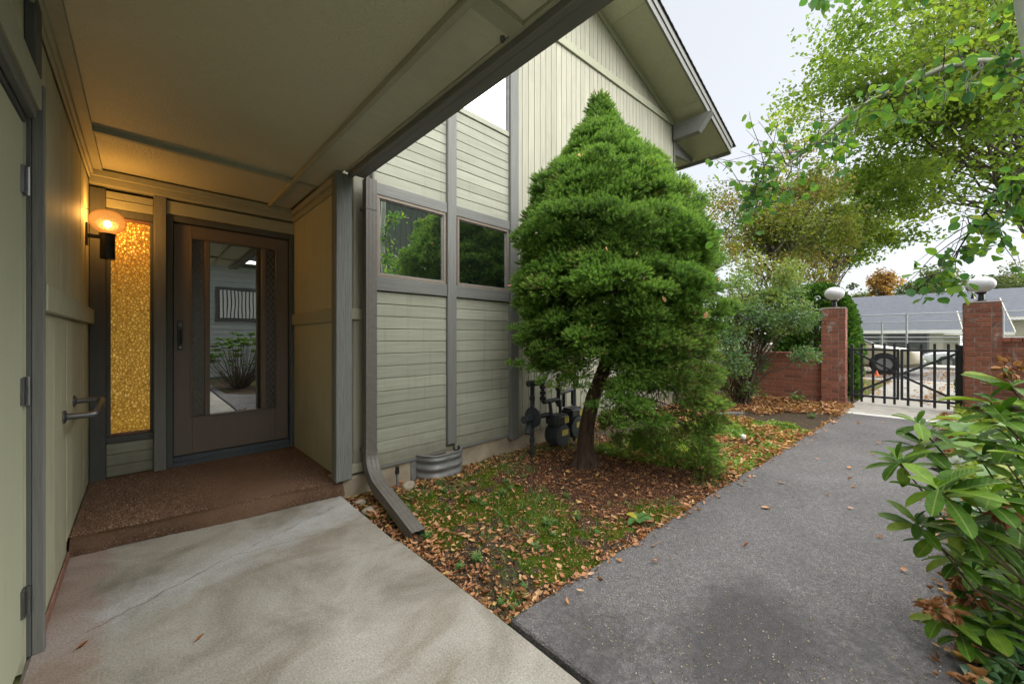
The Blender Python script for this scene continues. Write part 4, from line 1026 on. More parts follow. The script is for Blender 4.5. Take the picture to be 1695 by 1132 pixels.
far_house('long grey roofed house with open garages behind the chain link fences', 42, 52, -4.6, 7.0, -1.1, 1.75, 4.1, 'y',
          [('garage', -.8, 1.9, -1.0, 1.3), ('garage', 2.4, 5, -1.0, 1.3), ('window', -4.0, -3.0, .3, 1.3)])
far_house('low grey roofed garage block nearest the chain link fences', 36, 41, -1.9, 9, -.9, 1.8, 2.8, 'y', [('garage', -1.2, .6, -.8, 1.42), ('garage', 1.0, 2.8, -.8, 1.42), ('garage', 3.4, 5.2, -.8, 1.42)])
far_house('taller grey roofed house behind the garages', 56, 66, -6.2, 14, -1.1, 3.2, 5.8, 'y', [('window', 3, 4.4, .4, 2.0), ('window', -4, -2.6, .4, 2.0)])
far_house('grey roofed house to the right behind the brick pillar', 50, 60, -18, -5.4, -1.1, 3.0, 5.4, 'y', [('window', -10.5, -8.6, .9, 2.6), ('window', -14, -12, .9, 2.6), ('garage', -17.6, -15, -1.0, 1.3)])

# house across the path (met mostly as a reflection in the panes): level boards with a blind-hung window, then upright boards
op = thing('neighbour_house', 'grey green neighbouring house across the path, reflected in the door glass', 'house', (3, -5.6, 0))
m_opp = paint('grey green siding', (.4, .43, .42), (3, 50, 50)); m_oppv = paint('dark green upright siding', (.13, .16, .13), (50, 50, 3))
MB().box(-6, 3.2, -9, -5.62, -.1, 3.5).build('wall', m_oppv, op); MB().box(3.2, 11, -9, -5.62, -.1, 6.2).build('wall', m_oppv, op)
q = MB(); z = 0
while z < 3.3: q.prism([(-5.62, z), (-5.59, z), (-5.605, z + .155), (-5.62, z + .155)], 'x', -6, 3.2); z += .16
q.build('level_siding', m_opp, op, kind='stuff')
q = MB(); x = 3.32
while x < 10.9: q.box(x, x + .19, -5.62, -5.6, 0, 6.1); x += .2
q.build('upright_siding', m_oppv, op, kind='stuff')
MB().prism([(-9.4, 7.0), (-5.0, 6.2), (-5.0, 6.35), (-9.4, 7.15)], 'x', 3.2, 11.4).build('roof', m_dark, op)
MB().box(3.2, 3.31, -5.62, -5.57, 0, 6.1).build('corner_board', m_trimv, op)
wf = MB().box(1.55, 2.95, -5.589, -5.55, 1.68, 2.72).build('window', m_dark, op)
MB().box(1.63, 2.87, -5.549, -5.545, 1.76, 2.64).build('pane', m_shade, wf)
x = 1.66
while x < 2.84: MB().box(x, x + .062, -5.544, -5.538, 1.78, 2.62).build('blind_slat', m_white, wf); x += .095
MB().prism([(-9.4, 4.3), (-5.0, 3.5), (-5.0, 3.65), (-9.4, 4.45)], 'x', -6.4, 3.19).build('roof', m_dark, op)
# ================================================================== PLANTS
RIGHT = np.array([XA[0], YA[0], 0.0]); FWD = np.array([XA[1], YA[1], 0.0])
def npv(v): return np.array(v, float)
def attr_rep(r, k): return {'rnd': np.repeat(r, k)}

def bez(a, b, sag=.0, n=6, wob_=.05):
    a, b = Vector(a), Vector(b); L = (b - a).length; out = []
    for i in range(n + 1):
        t = i / n; w_ = math.sin(math.pi * t)
        out.append(a.lerp(b, t) + Vector((random.uniform(-1, 1) * wob_ * L * w_, random.uniform(-1, 1) * wob_ * L * w_, sag * L * w_ + random.uniform(-1, 1) * wob_ * .5 * L * w_)))
    return out

# ------------------------------------------------------------------ the dwarf spruce
spruce = thing('spruce_tree', 'dense cone shaped green spruce with a bare crooked trunk beside the gas meters', 'tree', (TR[0], TR[1], -.05))
zs = [.0, .1, .41, .69, .97, 1.24, 1.52, 1.8, 2.08, 2.36, 2.64, 2.92, 3.2, 3.40, 3.5]
rs = [.19, .32, .57, .75, .83, .84, .92, .84, .80, .70, .55, .34, .14, .05, .01]
cpx_z = [0, .07, .41, .69, .97, 1.52, 2.08, 2.64, 3.49]; cpx_v = [1135, 1130, 1080, 1048, 1022, 1015, 1008, 1001, 991]
def axis_pt(z): return npv(at_f(np.interp(z, cpx_z, cpx_v), CY, 3.55))[:2]
pads = []
def lim_px(z): return np.interp(z, [0, .15, .3, .5, .69, .8, .95, 1.1], [1075, 1040, 1010, 1000, 965, 925, 868, 838])
z = .06
while z < 3.44:
    R = np.interp(z, zs, rs); low = z < 1.55
    tier = abs(((z + .04) / .235) % 1 - .5) * 2           # 1 at tier height, 0 between
    n = int(max(4, R * (34 if not low else 32)))
    for k in range(n):
        ph = 2 * math.pi * (k + random.random()) / n
        u, f_ = math.cos(ph), math.sin(ph)
        pr = random.uniform(.085, .15) * (1 if z < 2.7 else .62 + .3 * (3.5 - z))
        rr = max(R - pr * .65, 0) * random.uniform(.9, 1.06)
        if low and random.random() > .4 + .75 * tier - (.25 if z < 1.0 else 0): continue
        lob = vnoise(np.array([[u * 1.6, f_ * 1.6, z * 2.2]]), 1.7, 9, 2)[0]
        rr *= (.80 + .36 * lob) * (1 + .07 * math.sin(z * 13.5 + 1.5 * u + .9 * f_))
        c = axis_pt(z) + rr * (u * RIGHT[:2] + f_ * FWD[:2]); px = CX + FPX * (c @ RIGHT[:2]) / (c @ FWD[:2])
        if z < .55 and random.random() < .3: continue
        if z < 1.1 and px < lim_px(z) + random.uniform(-18, 18) : continue
        if z < .95 and 925 < px < 1012 and random.random() < .75: continue
        if c[1] > 2.9: continue
        if 1.02 < z < 1.3 and f_ < .2 and px < 1075 and random.random() < .5: continue
        pads.append((c[0], c[1], z + random.uniform(-.03, .03), pr, .62 if not low else .5, u, f_))
    z += .082 if z < 2.9 else .06
for px, py, F, pr in ((850, 602, 3.3, .05), (866, 604, 3.3, .06), (885, 612, 3.3, .06), (880, 590, 3.35, .06), (900, 632, 3.2, .06), (922, 640, 3.15, .075), (945, 630, 3.1, .08), (965, 640, 3.05, .06),
                      (905, 540, 3.2, .1), (880, 520, 3.3, .09), (870, 560, 3.3, .09), (855, 545, 3.35, .06), (900, 575, 3.2, .1), (930, 590, 3.1, .1), (990, 672, 2.95, .08), (1015, 690, 2.9, .09), (1040, 705, 2.85, .09)):
    p = at_f(px, py, F); pads.append((p.x, p.y, p.z, pr, .5, -.8, -.5))
for _ in range(330):          # inner foliage that closes the view through the crown
    z = random.uniform(.75, 3.1); R = np.interp(z, zs, rs) * random.uniform(.35, .72); ph = random.uniform(0, 6.283); u, f_ = math.cos(ph), math.sin(ph); c = axis_pt(z) + R * (u * RIGHT[:2] + f_ * FWD[:2])
    px = CX + FPX * (c @ RIGHT[:2]) / (c @ FWD[:2])
    if z < 1.05 and px < 1020: continue
    pads.append((c[0], c[1], z, .13, .7, u, f_))
P_, D_, S_, dry, PT = [], [], [], [], []
for x, y, z, pr, fl, u, f_ in pads:
    n = int(7600 * pr * pr) + 16
    d = unit(n); d[:, 2] = np.abs(d[:, 2]) * np.where(RNG.uniform(size=n) < .82, 1, -.7)
    out = np.array([u * RIGHT[0] + f_ * FWD[0], u * RIGHT[1] + f_ * FWD[1], 0]); d += .55 * out; d /= np.linalg.norm(d, axis=1, keepdims=True)
    p = np.array([x, y, z]) + d * np.array([pr, pr, pr * fl]) * RNG.uniform(.55, 1.05, n)[:, None]
    keep = p[:, 1] < 2.955; p, d = p[keep], d[keep]; PT.append(np.full(len(p), random.random()))
    P_.append(p); D_.append(d * 1.0 + .12 * out + np.array([0, 0, .3 if z > 1 else .1]) + RNG.normal(size=d.shape) * .25); S_.append(RNG.uniform(.8, 1.25, len(p)) * (1.12 if pr > .1 else .95))
    pxz = CX + FPX * (x * XA[0] + y * YA[0]) / (x * XA[1] + y * YA[1]); dry.append(np.full(len(p), 1.0 if (z < 1.25 and pxz > 1120) or (z < .5 and pxz > 1085) else 0.0))
P_, D_, S_, dry = np.vstack(P_), np.vstack(D_), np.concatenate(S_), np.concatenate(dry)
PT = np.concatenate(PT); dry = np.maximum(dry, (PT > .94) * .7); dry = (dry * RNG.uniform(size=len(dry))) > .55
def shoot(n, L, needle, wd, spread):
    T, F = [], []
    for k in range(n):
        t = (k + .5) / n; a = k * 2.399; c, s = math.cos(a), math.sin(a); e = 1 - .45 * t
        dx = needle * (.55 + .5 * t); rr = needle * spread * e
        b = np.array([t * L, 0, 0]); tip = b + np.array([dx, c * rr, s * rr]); side = np.array([0, -s, c]) * wd / 2
        i = len(T); T += [b - side, b + side, tip]; F.append((i, i + 1, i + 2))
    return T, F
T, Fs = shoot(20, .030, .017, .0042, .9)
k0 = len(T); along_ = np.repeat((np.arange(20) + .5) / 20, 3)
for nm, sel, mt in (('crown', ~dry, L_SPRUCE), ('dry_sprays', dry, L_SPRUCEDRY)):
    Vc, Fc = scatter(T, Fs, P_[sel], D_[sel], S_[sel]); npmesh(nm, Vc, Fc, mt, spruce, attr={'rnd': np.clip(((RNG.uniform(0, .32, sel.sum()) + .3 * PT[sel])[:, None] + .4 * along_[None, :]).ravel(), 0, 1)}, kind='stuff')
print('spruce shoots', len(P_), 'pads', len(pads))
tp = [(TR[0] - .02, TR[1] + .0, -.12), (TR[0] + .0, TR[1], .05), (TR[0] + .02, TR[1] - .0, .35)] + [tuple(axis_pt(z)) + (z,) for z in (1.2, 2.0, 2.8, 3.35)]
tp[2:2] = [(TR[0] - .005, TR[1] - .005, .18)]; tp.insert(4, (TR[0] + .06, TR[1] - .04, .62))
tm = MB(); tm.tube(tp, [.12, .092, .078, .07, .066, .055, .04, .022, .008], 14)
for a in range(6):
    t = a * 1.05 + .3; tm.tube([(TR[0] + .05 * math.cos(t), TR[1] + .05 * math.sin(t), .1), (TR[0] + .11 * math.cos(t), TR[1] + .11 * math.sin(t), -.01), (TR[0] + .2 * math.cos(t), TR[1] + .2 * math.sin(t), -.06)], [.045, .036, .02], 8)
tm.build('trunk', m_bark, spruce, smooth=True)
tw = MB()
for x, y, z, pr, fl, u, f_ in pads:
    if z > 1.3 or random.random() < .35: continue
    a = axis_pt(max(z, .8)); zz = max(z + random.uniform(.02, .3), .5); mx_ = (np.array([x, y]) * .55 + a * .45)
    tw.tube(bez((a[0], a[1], zz), (x, y, z - .02), .06, 5, .09), [.01, .008, .006, .005, .003, .002], 5, cap=False)
    for _ in range(3):
        e = Vector((mx_[0], mx_[1], zz)); d = Vector((x - a[0], y - a[1], 0)) * random.uniform(.15, .4) + Vector([random.uniform(-.16, .16) for _ in 'xyz'])
        tw.tube([e, e + d * .6, e + d + Vector((0, 0, -.04))], [.004, .003, .0015], 4, cap=False)
for _ in range(150):      # hanging dead twigs under the right side
    px = random.uniform(985, 1150); e = at_f(px, 558 + random.uniform(60, 170), random.uniform(3.05, 3.7)); d = Vector((random.uniform(-.1, .1), random.uniform(-.1, .1), -random.uniform(.08, .22)))
    tw.tube([e, e + d * .5 + Vector((random.uniform(-.03, .03), 0, 0)), e + d], [.003, .0022, .001], 4, cap=False)
tw.build('dead_twigs', m_twig, spruce, kind='stuff')
# brown leaves caught in the crown
def curl_leaf(curl=.9, seed=0):
    r = random.Random(seed); T, F = [], []; nx, ny = 5, 3; bend = r.uniform(-1.5, 1.5)
    for i in range(nx):
        t = i / (nx - 1); w = .30 * math.sin(math.pi * min(max(t, .04), .97) ** .8) + .02
        for j in range(ny):
            s = j - 1; a = curl * s * .9
            T.append((t + .05 * r.uniform(-1, 1), (w * math.sin(a) / max(abs(curl * .9), .01) * 1.1 * r.uniform(.7, 1.15) if s else 0.0) + .12 * bend * math.sin(3 * t), w * (1 - math.cos(a)) * .8 * r.uniform(.7, 1.2) + .5 * curl * (t - .45) ** 2 + .05 * r.uniform(-1, 1)))
    for i in range(nx - 1):
        for j in range(ny - 1): F.append((i * ny + j, (i + 1) * ny + j, (i + 1) * ny + j + 1, i * ny + j + 1))
    return T, F
CURLS = [curl_leaf(c, s) for s, c in enumerate((.9, 1.4, 2.0, 1.2, 2.5))]
sel = RNG.choice(len(P_), 150); Tq, Fq = CURLS[3]
keepd = (P_[sel] @ FWD < 3.35) & (P_[sel][:, 2] > .7)
ps = P_[sel][keepd] + D_[sel][keepd] * .045
Vc, Fc = scatter(Tq, Fq, ps, RNG.normal(size=ps.shape) + [0, 0, -.5], RNG.uniform(.035, .06, len(ps)))
npmesh('caught_leaves', Vc, Fc, L_DRY, spruce, attr=attr_rep(RNG.uniform(.4, 1, len(ps)), len(Tq)), kind='stuff')

# ------------------------------------------------------------------ broadleaf trees
LEAF4 = ([(0, 0, 0), (.42, -.36, .1), (1, 0, -.05), (.42, .36, .1)], [(0, 1, 2), (0, 2, 3)])
LEAF6 = ([(0, 0, 0), (.25, -.36, .06), (.7, -.34, .05), (1, 0, -.08), (.7, .34, .05), (.25, .36, .06), (.5, 0, 0)], [(0, 1, 6), (1, 2, 6), (2, 3, 6), (3, 4, 6), (4, 5, 6), (5, 0, 6)])
def broadleaf(name, label, cat, base, top, trunk_r, centre, radii, nclump, nleaf, leaf, mat, flat=.4, clump=.28, group=None, fill=.5, bark=None, tmpl=LEAF4, limbs=None, shellbias=.5):
    r = thing(name, label, cat, base, group); bark = bark or m_bark2
    base, top, centre, radii = Vector(base), Vector(top), np.array(centre, float), np.array(radii, float)
    tr_ = bez(base - Vector((0, 0, .15)), top, 0, 6, .03); MB().tube(tr_, [trunk_r * (1 - .62 * i / 6) for i in range(7)], 10).build('trunk', bark, r, smooth=True)
    d = unit(nclump) * (RNG.uniform(size=nclump) ** (1 / (1 + 2 * shellbias)))[:, None]; cc = centre + d * radii
    lb = MB(); cs = []
    for c in cc:
        i = random.randint(2, 6); st = tr_[i]; pth = bez(st, c, .12, 6, .06); r0 = trunk_r * (1 - .62 * i / 6) * random.uniform(.25, .5)
        lb.tube(pth, [r0 * (1 - .88 * k / 6) for k in range(7)], 6, cap=False); cs.append(pth)
        for _ in range(3):
            e = pth[random.randint(3, 6)]; q = Vector(c) + Vector(unit(1)[0] * clump * radii.mean()); lb.tube(bez(e, q, .05, 3, .08), [r0 * .22, r0 * .16, r0 * .1, r0 * .05], 4, cap=False)
    lb.build('limbs', bark, r, smooth=True, kind='stuff')
    k = RNG.integers(0, nclump, nleaf); off = unit(nleaf) * (RNG.uniform(size=nleaf) ** fill)[:, None] * clump * radii.mean() * RNG.uniform(.6, 1.5, nclump)[k][:, None]
    off[:, 2] *= flat; p = cc[k] + off
    dd = RNG.normal(size=p.shape) * .7 + np.array([0, 0, -.35]); 
    Vc, Fc = scatter(*tmpl, p, dd, leaf * RNG.uniform(.65, 1.25, nleaf), up=(0, 0, 1), roll=.75)
    rn = np.clip(RNG.uniform(size=nclump)[k] * .55 + RNG.uniform(size=nleaf) * .45, 0, 1)
    npmesh('crown', Vc, Fc, mat, r, attr=attr_rep(rn, len(tmpl[0])), kind='stuff'); return r
def af(px, py, F): return tuple(at_f(px, py, F))
def gz(x): return float(terrain_z(np.array([x]))[0])
b_ = at_f(1800, 640, 11.5)
broadleaf('maple_tree', 'large spreading green maple arching over the gate from the right', 'tree', (b_.x, b_.y, -.07), af(1760, 120, 11.5), .2, at_f(1560, 165, 11.3), (4.4, 3.7, 4.2), 160, 44000, .135, L_MAPLE, .42, .26, fill=.5, shellbias=.25)
b_ = at_f(1292, 660, 11.2)
broadleaf('cherry_tree', 'thin crowned tree turning orange brown behind the blue green shrub', 'tree', (b_.x, b_.y, -.07), af(1300, 330, 11.2), .12, at_f(1280, 370, 11), (2.2, 1.8, 2.5), 110, 21000, .085, L_ORANGE, .7, .27, fill=.6, shellbias=.3)
broadleaf('maple_tree', 'smaller green tree filling the gap between the house corner and the maple', 'tree', (15.4, 1.6, -.07), af(1390, 360, 12.6), .07, at_f(1405, 365, 12.4), (2.3, 1.8, 1.75), 70, 14000, .105, L_MAPLE, .5, .3, fill=.55, shellbias=.3)
# trees far beyond the roofs
for label, px, py, F, rr, n, lf, mt in (('small orange autumn tree rising beyond the grey roofs', 1460, 478, 66, (2.3, 2.3, 3.2), 3600, .42, L_FARO),
                                        ('low orange and green tree beside the small autumn tree', 1462, 508, 70, (4.2, 4, 2.2), 3000, .45, L_FARO),
                                        ('broad green tree beyond the grey roof ridge', 1540, 482, 74, (6.2, 5, 3.8), 5200, .5, L_FAR),
                                        ('grey green tree behind the right hand globe lamp', 1672, 480, 72, (6.0, 5, 4.4), 5200, .5, L_FAR),
                                        ('dark green tree at the end of the street left of the roofs', 1425, 500, 78, (4.0, 4, 4), 3400, .5, L_FAR)):
    c = at_f(px, py, F); broadleaf('autumn_tree' if mt is L_FARO else 'far_tree', label, 'tree', (c.x, c.y, gz(c.x)), (c.x, c.y, c.z - .5), .3, c, rr, 34, n, lf, mt, .8, .34, group='trees beyond the grey roofs')
hl = []   # far-off line of wood closing the horizon
px = np.concatenate([RNG.uniform(900, 1780, 5000)]); F_ = RNG.uniform(95, 120, 5000)
P2 = np.array([npv(at_f(a, 540, f)) for a, f in zip(px, F_)]); P2[:, 2] = RNG.uniform(-1, 1, 5000) ** 2 * (3.5 + 3.5 * vnoise(P2[:, :2], .07, 4, 3)) - .5
Vc, Fc = scatter(*LEAF4, P2, unit(5000), RNG.uniform(.9, 1.8, 5000)); tag(npmesh('far_wood', Vc, Fc, L_FAR, attr=attr_rep(RNG.uniform(size=5000), 4), kind='stuff'), 'far off band of trees along the horizon', 'wood')

# ------------------------------------------------------------------ blue green shrub, many stems
sb = (7.78, 2.05, -.05); shrub = thing('shrub', 'loose blue green many stemmed shrub before the brick wall', 'shrub', sb)
cl, st = [], MB()
for k in range(46):
    px, py = random.choice([(random.uniform(1200, 1350), random.uniform(470, 610)), (random.uniform(1215, 1335), random.uniform(432, 540)), (random.uniform(1190, 1250), random.uniform(520, 650))])
    e = at_f(px, py, random.uniform(6.2, 7.4)); cl.append(npv(e)); a = Vector(sb) + Vector((random.uniform(-.14, .14), random.uniform(-.14, .14), -.05))
    pth = bez(a, e, .1, 6, .05); st.tube(pth, [.022 * (1 - .85 * i / 6) for i in range(7)], 6, cap=False)
    for _ in range(4):
        q = pth[random.randint(2, 6)]; st.tube(bez(q, q + Vector(unit(1)[0] * .3) + Vector((0, 0, .08)), .05, 3, .1), [.006, .004, .003, .001], 4, cap=False)
st.build('stems', m_twig, shrub, smooth=True, kind='stuff')
cl = np.array(cl); n = 15000; k = RNG.integers(0, len(cl), n); off = unit(n) * (RNG.uniform(size=n) ** .55)[:, None] * RNG.uniform(.2, .38, len(cl))[k][:, None]; off[:, 2] *= .7
Vc, Fc = scatter(*LEAF4, cl[k] + off, RNG.normal(size=(n, 3)) + off * 2.5 + [0, 0, .2], RNG.uniform(.035, .07, n))
rn = np.clip(.35 * RNG.uniform(size=n) + .5 * RNG.uniform(size=len(cl))[k] + .25 * np.clip((cl[k][:, 2] + off[:, 2] - 1.5), 0, 1), 0, 1)
npmesh('foliage', Vc, Fc, L_SHRUB, shrub, attr=attr_rep(rn, 4), kind='stuff')
# a few fine pale dead twigs on its left side
tw = MB()
for _ in range(60):
    e = at_f(random.uniform(1185, 1225), random.uniform(590, 640), random.uniform(6.4, 7.2)); tw.tube(bez(e, e + Vector(unit(1)[0] * .28), .05, 3, .12), [.004, .003, .002, .001], 4, cap=False)
tw.build('dead_twigs', m_stone, shrub, kind='stuff')

# ------------------------------------------------------------------ clipped cypress hedge beyond the gate
def cypress(label, c, hx, hy, zt, n):
    r = thing('cypress_hedge', label, 'hedge', (c[0], c[1], -.07)); MB().tube([(c[0], c[1], -.1), (c[0], c[1], zt * .8)], [.07, .03], 8).build('trunk', m_twig, r)
    u = RNG.uniform(size=n); z = u * zt; taper = np.clip((1 - (z / zt) ** 5), 0, 1) ** .5 * .97 + .03
    ph = RNG.uniform(0, 2 * np.pi, n); e = 2 / 3.2
    sx = np.sign(np.cos(ph)) * np.abs(np.cos(ph)) ** e; sy = np.sign(np.sin(ph)) * np.abs(np.sin(ph)) ** e
    lob = .86 + .28 * vnoise(np.stack([sx * hx, sy * hy, z], 1), 3.2, 3, 3); q = RNG.uniform(size=n) ** .12
    p = np.stack([c[0] + hx * sx * taper * lob * q, c[1] + hy * sy * taper * lob * q, z - .05], 1)
    d = np.stack([sx, sy, np.full(n, .9)], 1) + RNG.normal(size=(n, 3)) * .5
    Vc, Fc = scatter(*LEAF6, p, d, RNG.uniform(.05, .1, n)); npmesh('foliage', Vc, Fc, L_HEDGE, r, attr=attr_rep(RNG.uniform(size=n), 7), kind='stuff')
cypress('tall clipped green cypress hedge behind the left brick pillar', (11.0, 1.33), .85, .74, 2.42, 19000)
cypress('short dark cypress beyond the gate beside the right pillar', (11.6, -1.15), .4, .33, 1.15, 3500)

# ------------------------------------------------------------------ aspen with its long branch across the sky
aspen = thing('aspen_tree', 'pale barked aspen at the right edge with a long arching branch of round leaves', 'tree', tuple(at_f(1800, 976, 1.85))[:2] + (-.05,))
m_aspen = paint('pale aspen bark', (.4, .42, .36), (20, 20, 6), var=.2, bump=.3, dirt=(.1, .1, .08), stain=.5)
ab = at_f(1800, 976, 1.85)
MB().tube([(ab.x, ab.y, -.1), at_f(1772, 700, 1.83), at_f(1742, 380, 1.82), at_f(1722, 110, 1.81), at_f(1703, 0, 1.8), at_f(1660, -260, 1.85), at_f(1620, -600, 1.9)], [.062, .055, .05, .047, .044, .036, .02], 16).build('trunk', m_aspen, aspen, smooth=True)
m_branch = paint('green grey young bark', (.3, .31, .23), (30, 30, 30), var=.25, bump=.3)
m_darktwig = plain('dark twig', (.045, .042, .034), .8)
main = [(1712, 106, 1.81), (1660, 103, 1.84), (1615, 103, 1.9), (1560, 114, 1.98), (1500, 140, 2.07), (1440, 168, 2.16), (1390, 202, 2.25), (1345, 240, 2.32), (1300, 276, 2.38), (1262, 305, 2.42), (1238, 322, 2.45)]
mp = [at_f(*q) for q in main]; MB().tube(mp, [.019, .0175, .016, .0148, .0132, .0115, .0098, .008, .0062, .0042, .0025], 10).build('branch', m_branch, aspen, smooth=True)
second = [(1745, 235, 1.82), (1695, 278, 1.75), (1660, 318, 1.8), (1625, 358, 1.9), (1600, 392, 2.0), (1575, 432, 2.05), (1552, 470, 2.1)]
m2 = [at_f(*q) for q in second]; MB().tube(m2, [.009, .0075, .006, .005, .004, .003, .0018], 8).build('branch', m_darktwig, aspen, smooth=True)
upper = [(1700, -30, 1.82), (1600, -60, 1.95), (1480, -50, 2.1), (1390, -25, 2.2), (1345, 0, 2.25)]
m3 = [at_f(*q) for q in upper]; MB().tube(m3, [.009, .007, .005, .004, .002], 8).build('branch', m_darktwig, aspen, smooth=True)
twg = MB(); LP, LD = [], []
def along(path, t):
    f = t * (len(path) - 1); i = min(int(f), len(path) - 2); return path[i].lerp(path[i + 1], f - i)
def leafy(p0, p1, n):
    pth = bez(p0, p1, .03, 4, .05); twg.tube(pth, [.0028, .0024, .002, .0015, .0009], 4, cap=False)
    for _ in range(n):
        q = along(pth, random.uniform(.15, 1)); d = Vector(unit(1)[0]) * .7 + Vector((0, 0, -.7)); pe = q + d.normalized() * random.uniform(.02, .045)
        twg.tube([q, pe], [.0007, .0005], 3, cap=False); LP.append(npv(pe)); LD.append(npv(d) + RNG.normal(size=3) * .4)
def pxy(px, py, F): return at_f(px, py, F)
targets = []     # (anchor parameter on the main branch, pixel end, leaves)
for _ in range(58):
    t = random.uniform(.06, 1); a = along(mp, t); pa = main[min(int(t * 10), 9)]
    px = pa[0] + random.uniform(-70, 45); py = pa[1] + random.choice((random.uniform(-55, -10), random.uniform(10, 75), random.uniform(20, 110)))
    leafy(a, pxy(px, py, pa[2] + random.uniform(-.22, .22)), random.randint(4, 8))
for px, py in ((1172, 255), (1160, 262), (1190, 270), (1240, 185), (1255, 200), (1235, 215), (1270, 190), (1200, 330), (1215, 345), (1190, 352), (1185, 395), (1230, 370), (1250, 390), (1205, 405), (1265, 350), (1290, 190), (1300, 215), (1275, 235), (1320, 180), (1225, 250), (1250, 265), (1335, 330), (1365, 305), (1300, 330), (1180, 300)):
    leafy(along(mp, random.uniform(.72, 1)), pxy(px, py, 2.42 + random.uniform(-.12, .12)), random.randint(5, 8))
for _ in range(26):
    t = random.uniform(.1, 1); i = min(int(t * 6), 5); leafy(along(m2, t), pxy(second[i][0] + random.uniform(-55, 60), second[i][1] + random.uniform(-10, 70), second[i][2] + random.uniform(-.15, .2)), random.randint(5, 8))
for px, py in ((1535, 470), (1505, 468), (1550, 490), (1520, 450), (1490, 480), (1515, 435), (1560, 425), (1580, 452), (1660, 360), (1680, 395), (1690, 440), (1650, 385), (1690, 460), (1640, 340), (1600, 345)):
    leafy(along(m2, random.uniform(.45, 1)), pxy(px, py, 2.05 + random.uniform(-.1, .15)), random.randint(5, 8))
for _ in range(30):
    t = random.uniform(0, 1); i = min(int(t * 4), 3); leafy(along(m3, t), pxy(upper[i][0] + random.uniform(-70, 60), upper[i][1] + random.uniform(5, 75) * (1 - .6 * t), upper[i][2] + random.uniform(-.1, .2)), random.randint(4, 7))
twg.build('twigs', m_darktwig, aspen, kind='stuff')
def round_leaf(fold, seed):
    r = random.Random(seed); T = [(0, 0, 0), (.5, 0, 0)]; n = 9
    for k in range(n):
        a = -math.pi + 2 * math.pi * (k + .5) / n; rr = .5 * (1 + .04 * r.uniform(-1, 1)) + (.13 if abs(a) < .4 else 0)
        y = rr * .96 * math.sin(a); T.append((.5 + rr * math.cos(a), y, fold * abs(y) + .03 * r.uniform(-1, 1)))
    F = [(1, 2 + k, 2 + (k + 1) % n) for k in range(n)]; return T, F
RL = [round_leaf(.15 + .12 * s, s) for s in range(4)]
def tmpl_mesh(name, T, F, mat, smooth=True):
    me = bpy.data.meshes.new(name); me.from_pydata([tuple(p) for p in T], [], [tuple(f) for f in F]); me.materials.append(mat)
    me.polygons.foreach_set('use_smooth', [smooth] * len(me.polygons)); me.update(); return me
def place(me, name, parent, p, d, s, roll=.5):
    d = Vector(d).normalized(); up = Vector((0, 0, 1)) + Vector(unit(1)[0]) * roll; y = up.cross(d)
    if y.length < 1e-3: y = Vector((1, 0, 0)).cross(d)
    y.normalize(); z = d.cross(y); o = bpy.data.objects.new(name, me); C.objects.link(o)
    if parent is not None: o.parent = parent; p = Vector(p) - wloc(parent)
    M = Matrix((d, y, z)).transposed(); o.rotation_euler = M.to_euler(); o.location = p; o.scale = (s, s, s); return o
LP, LD = np.array(LP), np.array(LD); LS = RNG.uniform(.03, .05, len(LP)); Fd = LP @ FWD; pxs = CX + FPX * (LP @ RIGHT) / Fd; pys = CY - FPX * (LP[:, 2] - CAMH) / Fd
vis = (pxs > 1100) & (pxs < 1700) & (pys > -6) & (pys < 560); order = np.argsort(-(LS / Fd) * vis); big = set(order[:300].tolist())
RM = [tmpl_mesh('leaf', T_, F_, L_ASPENO, False) for T_, F_ in RL]
for i in order[:300]: place(RM[i % 4], 'leaf', aspen, LP[i], LD[i], float(LS[i]), .8)
rest = order[300:]; Vc, Fc = scatter(*RL[1], LP[rest], LD[rest], LS[rest], up=(0, 0, 1), roll=.8); npmesh('foliage', Vc, Fc, L_ASPEN, aspen, attr=attr_rep(RNG.uniform(size=len(rest)), len(RL[1][0])), kind='stuff')
print('aspen leaves', len(LP), 'visible', vis.sum())

# ------------------------------------------------------------------ rhododendron in the right foreground
rb = Vector((2.75, -1.05, -.05)); rho = thing('rhododendron', 'glossy rhododendron with long leaves in whorls reaching over the path edge', 'shrub', tuple(rb))
def long_leaf(w, droop, fold, seed):
    r = random.Random(seed); T, F = [], []; ts = (0, .14, .34, .56, .78, .92, 1.0); ws = (.08, .42, .8, 1.0, .92, .58, .06)
    for t, k in zip(ts, ws):
        hw = w * k / 2; zc = -droop * t * t + .04 * math.sin(3 * t)
        T += [(t, -hw, zc + fold * hw), (t, 0, zc), (t, hw, zc + fold * hw * r.uniform(.7, 1.2))]
    for i in range(len(ts) - 1):
        for j in (0, 1): F.append((i * 3 + j, (i + 1) * 3 + j, (i + 1) * 3 + j + 1, i * 3 + j + 1))
    return T, F
LLT = [long_leaf(*a) for a in ((.42, .06, .3, 1), (.37, .16, .25, 2), (.46, .02, .2, 3), (.39, .28, .35, 4), (.36, .1, .4, 5))]
